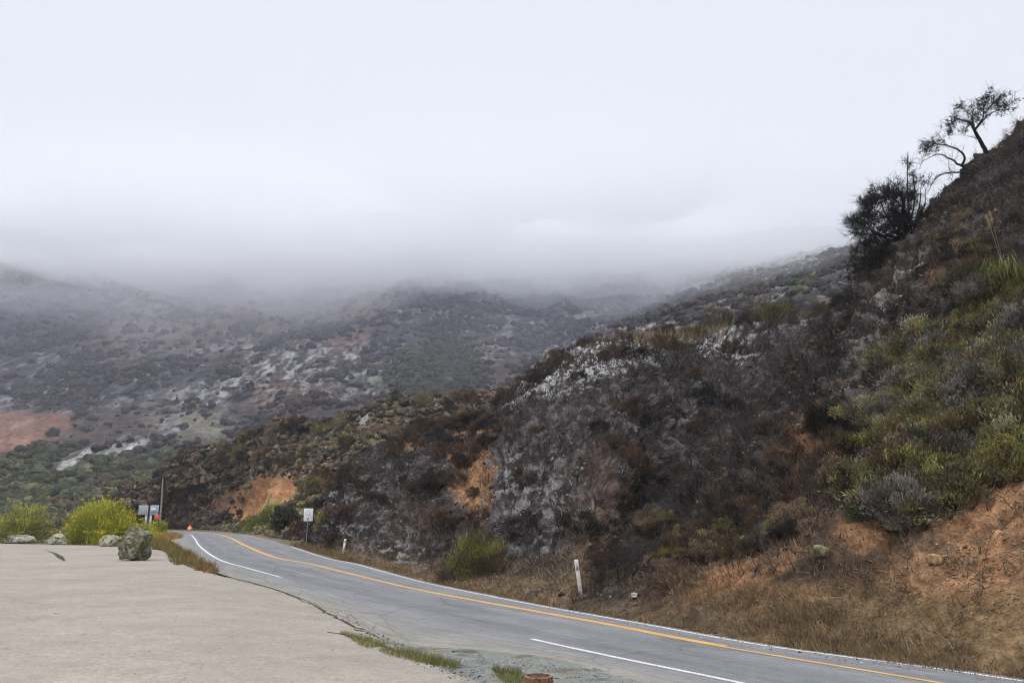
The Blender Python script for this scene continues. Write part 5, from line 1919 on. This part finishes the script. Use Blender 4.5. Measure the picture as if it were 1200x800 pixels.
# white sign on dark post far along the road
b = gp(40, 622.3)
k = b[1] / FPX
o = empty('road_sign', b)
tag(o, 'small white sign with dark frame on a dark post behind the rocks', 'sign')
mb = MB()
mb.box((0, 0, 4.2 * k), (1.3 * k, .12, 11 * k))
mb.build('post', M_DWOOD, o)
mb = MB()
mb.box((.9 * k, 0, 10.6 * k), (8.6 * k, .06, 6 * k))
fr = mb.build('frame', M_DWOOD, o)
mb = MB()
mb.box((.5 * k, -.05, 10.3 * k), (7.0 * k, .03, 3.9 * k))
mb.build('panel', M_SIGNW, fr)

# orange construction sign on a folding stand
b = gp(222, 623.2)
k = b[1] / FPX
o = empty('construction_sign', b)
tag(o, 'orange diamond construction sign on a folding stand at the bend', 'sign')
mb = MB()
s_ = 3.6 * k
V = np.array([(-s_, 0, 4.2 * k), (0, 0, 4.2 * k - s_), (s_, 0, 4.2 * k), (0, 0, 4.2 * k + s_)])
V2 = V + np.array([0, .03, 0])
mb.mesh(np.concatenate([V, V2]), [(0, 1, 2, 3), (7, 6, 5, 4), (0, 4, 5, 1), (1, 5, 6, 2), (2, 6, 7, 3), (3, 7, 4, 0)], (1, 1, 1))
pn = mb.build('panel', M_ORANGE, o)
mb = MB()
mb.box((0, -.02, 3.6 * k), (3.0 * k, .01, 3.0 * k))
mb.build('pale_centre', M_PINK, pn)
for sx in (-1, 1):
    mb = MB()
    mb.tube([(0, .06, 2.2 * k), (sx * 3.0 * k, .25, 0)], (.03, .03), (1, 1, 1), 5)
    mb.build('leg', M_DWOOD, o)
for sx in (-1, 1):
    mb = MB()
    mb.box((sx * 1.4 * k, .02, 8.9 * k), (1.6 * k, .02, 1.5 * k), rz=.2 * sx)
    mb.tube([(0, .03, 7.5 * k), (sx * .8 * k, .03, 8.3 * k)], (.015, .015), (1, 1, 1), 4)
    mb.build('flag', plain_mat('dark_orange_flag', (.30, .07, .04), .8, .1), o)

# cut stump
b = gp(631, 812)
k = b[1] / FPX
o = empty('tree_stump', (b[0], b[1], b[2]))
tag(o, 'rust brown cut stump at the edge of the gravel shoulder', 'stump')
r = np.random.default_rng(3)
th = np.linspace(0, 2 * math.pi, 49)[:-1]
rad = 15.5 * k * (1 + .04 * np.sin(5 * th) + .03 * r.normal(size=48))
ht = 18 * k
rings = [(1.08, -.1), (1.03, ht * .4), (1.0, ht * .8), (.98, ht)]
V = np.concatenate([np.stack([np.cos(th) * rad * s, np.sin(th) * rad * s, np.full(48, z)], 1) for s, z in rings])
F = [(i * 48 + j, i * 48 + (j + 1) % 48, (i + 1) * 48 + (j + 1) % 48, (i + 1) * 48 + j) for i in range(3) for j in range(48)]
mb = MB()
cc = np.array([(.17, .085, .05)] * len(F)) * r.uniform(.5, 1.4, (len(F), 1))
mb.mesh(V, F, cc)
mb.build('bark', M_TWIG, o)
mb = MB()
rs = [(.98, ht), (.86, ht + .006), (.80, ht - .012), (.4, ht - .02), (.05, ht - .02)]
V = np.concatenate([np.stack([np.cos(th) * rad * s, np.sin(th) * rad * s, z + r.normal(0, .003, 48)], 1) for s, z in rs])
F = [(i * 48 + j, i * 48 + (j + 1) % 48, (i + 1) * 48 + (j + 1) % 48, (i + 1) * 48 + j) for i in range(4) for j in range(48)]
cc = np.array([(.26, .16, .09)] * 48 + [(.085, .045, .036)] * 144) * r.uniform(.6, 1.3, (192, 1))
mb.mesh(V, F, cc)
mb.build('cut_top', M_TWIG, o)

# ------------------------------------------------------------------ sky, light, air
SUN_EL, SUN_AZ = 52.0, -145.0      # azimuth from +Y towards +X
world = bpy.data.worlds.new("World")
scene.world = world
world.use_nodes = True
nt = world.node_tree
nt.nodes.clear()
out = nt.nodes.new('ShaderNodeOutputWorld')
bg = nt.nodes.new('ShaderNodeBackground')
bg.inputs['Strength'].default_value = .1
sky = nt.nodes.new('ShaderNodeTexSky')
sky.sky_type = 'NISHITA'
sky.sun_disc = False
sky.sun_elevation = R(SUN_EL)
sky.sun_rotation = R(SUN_AZ)
sky.dust_density = 4
hs = N(nt, 'ShaderNodeHueSaturation')
hs.inputs['Saturation'].default_value = .15
L(nt, sky.outputs[0], hs.inputs['Color'])
tc = N(nt, 'ShaderNodeTexCoord')
sp = N(nt, 'ShaderNodeSeparateXYZ')
L(nt, tc.outputs['Generated'], sp.inputs[0])
rp = N(nt, 'ShaderNodeValToRGB')
e = rp.color_ramp.elements
SKY = [(0.0, .98, (.83, .86, 1.0)), (.25, 1.0, (.84, .87, 1.0)), (.45, .98, (.865, .895, 1.0)), (.62, .97, (.89, .92, 1.0)), (.75, 1.95, (.91, .945, 1)), (1.0, 3.2, (.925, .955, 1))]
while len(e) < len(SKY):
    e.new(.5)
for k_, (p_, b_, c_) in enumerate(SKY):
    e[k_].position = p_
    e[k_].color = tuple(x * b_ for x in c_) + (1,)
L(nt, sp.outputs[2], rp.inputs[0])
sc_ = N(nt, 'ShaderNodeVectorMath', operation='SCALE')
sc_.inputs['Scale'].default_value = 10.0
L(nt, rp.outputs[0], sc_.inputs[0])
mx = N(nt, 'ShaderNodeMix', data_type='RGBA')
mx.inputs[0].default_value = .94
L(nt, hs.outputs[0], mx.inputs[6])
L(nt, sc_.outputs[0], mx.inputs[7])
L(nt, mx.outputs[2], bg.inputs['Color'])
L(nt, bg.outputs[0], out.inputs['Surface'])

sd = bpy.data.lights.new('sun', 'SUN')
sd.energy = 1.0
sd.angle = R(25)
sd.color = (1, .96, .9)
so = bpy.data.objects.new('sun', sd)
COL.objects.link(so)
a_, e_ = R(SUN_AZ), R(SUN_EL)
sdir = Vector((math.sin(a_) * math.cos(e_), math.cos(a_) * math.cos(e_), math.sin(e_)))
so.rotation_euler = (-sdir).to_track_quat('-Z', 'Y').to_euler()


def vol_mat(name, dens, col, g):
    m, nt, out = new_mat(name)
    v = N(nt, 'ShaderNodeVolumePrincipled')
    v.inputs['Density'].default_value = dens
    v.inputs['Color'].default_value = (*col, 1)
    v.inputs['Anisotropy'].default_value = g
    L(nt, v.outputs[0], out.inputs['Volume'])
    return m


FOG_D = .0105
HAZE_D = .0002
mb = MB()
mb.box((0, 520, 150), (2400, 1300, 330))
hz = mb.build('haze', vol_mat('haze_air', HAZE_D, (.86, .885, 1.0), .3))
tag(hz, 'thin damp air between the camera and the mountain', kind='stuff')


def fog_bank(name, z0, thick, y0, y1, dens, seed, label, amp=1.0, col=(.965, .975, 1.0)):
    nx, ny = 70, 50
    X = np.linspace(-1050, 1050, nx)
    Y = np.linspace(y0, y1, ny)
    XX, YY = np.meshgrid(X, Y)
    A = np.stack([XX, YY, XX * 0], -1)
    wave = amp * 27 * fbm(A, 150, 3, seed) + 19 * fbm(A, 60, 3, seed + 2)
    edge = sstep(0, 330, YY - y0) * sstep(0, 60, y1 - YY) * sstep(0, 150, 1050 - np.abs(XX))
    bot = z0 + wave * edge
    top = z0 + .5 + thick * edge
    top = np.maximum(top, bot + .5)
    i = np.arange(nx * ny).reshape(ny, nx)
    V = np.concatenate([np.stack([XX, YY, bot], -1).reshape(-1, 3), np.stack([XX, YY, top], -1).reshape(-1, 3)])
    Fb = np.stack([i[:-1, :-1], i[1:, :-1], i[1:, 1:], i[:-1, 1:]], -1).reshape(-1, 4)
    Ft = np.stack([i[:-1, :-1], i[:-1, 1:], i[1:, 1:], i[1:, :-1]], -1).reshape(-1, 4) + nx * ny
    per = np.concatenate([i[0, :], i[1:, -1], i[-1, -2::-1], i[-2:0:-1, 0]])
    nxt = np.roll(per, -1)
    Fs = np.stack([per, nxt, nxt + nx * ny, per + nx * ny], -1)
    mb = MB()
    mb.mesh(V, np.concatenate([Fb, Ft, Fs]), (1, 1, 1))
    ob = mb.build(name, vol_mat(name + '_air', dens, col, .25))
    tag(ob, label, kind='stuff')


fog_bank('fog', 142, 62, 170, 1150, FOG_D, 7, 'low fog bank hiding the top of the mountain')
fog_bank('fog', 163, 45, 290, 1150, .018, 27, 'dense white core of the low fog bank', 1.2)
fog_bank('mist', -4, 150, 175, 1100, .0027, 29, 'bluish mist in the valley below the fog bank', .2, (.83, .87, 1.0))
fog_bank('fog', 108, 42, 200, 1100, .0030, 19, 'thin ragged underside of the low fog bank', 1.3)

# ------------------------------------------------------------------ render settings
cy = scene.cycles
cy.use_denoising = True
try:
    cy.denoiser = 'OPENIMAGEDENOISE'
    cy.denoising_prefilter = 'ACCURATE'
except Exception:
    pass
cy.max_bounces = 18
cy.diffuse_bounces = 2
cy.glossy_bounces = 1
cy.transmission_bounces = 2
cy.volume_bounces = 16
cy.transparent_max_bounces = 4
cy.use_adaptive_sampling = True
cy.adaptive_threshold = .008
cy.filter_width = 1.1
vs = scene.view_settings
vs.view_transform = 'Standard'
vs.look = 'None'
vs.exposure = 0.0
vs.gamma = 1.0
vs.use_curve_mapping = False
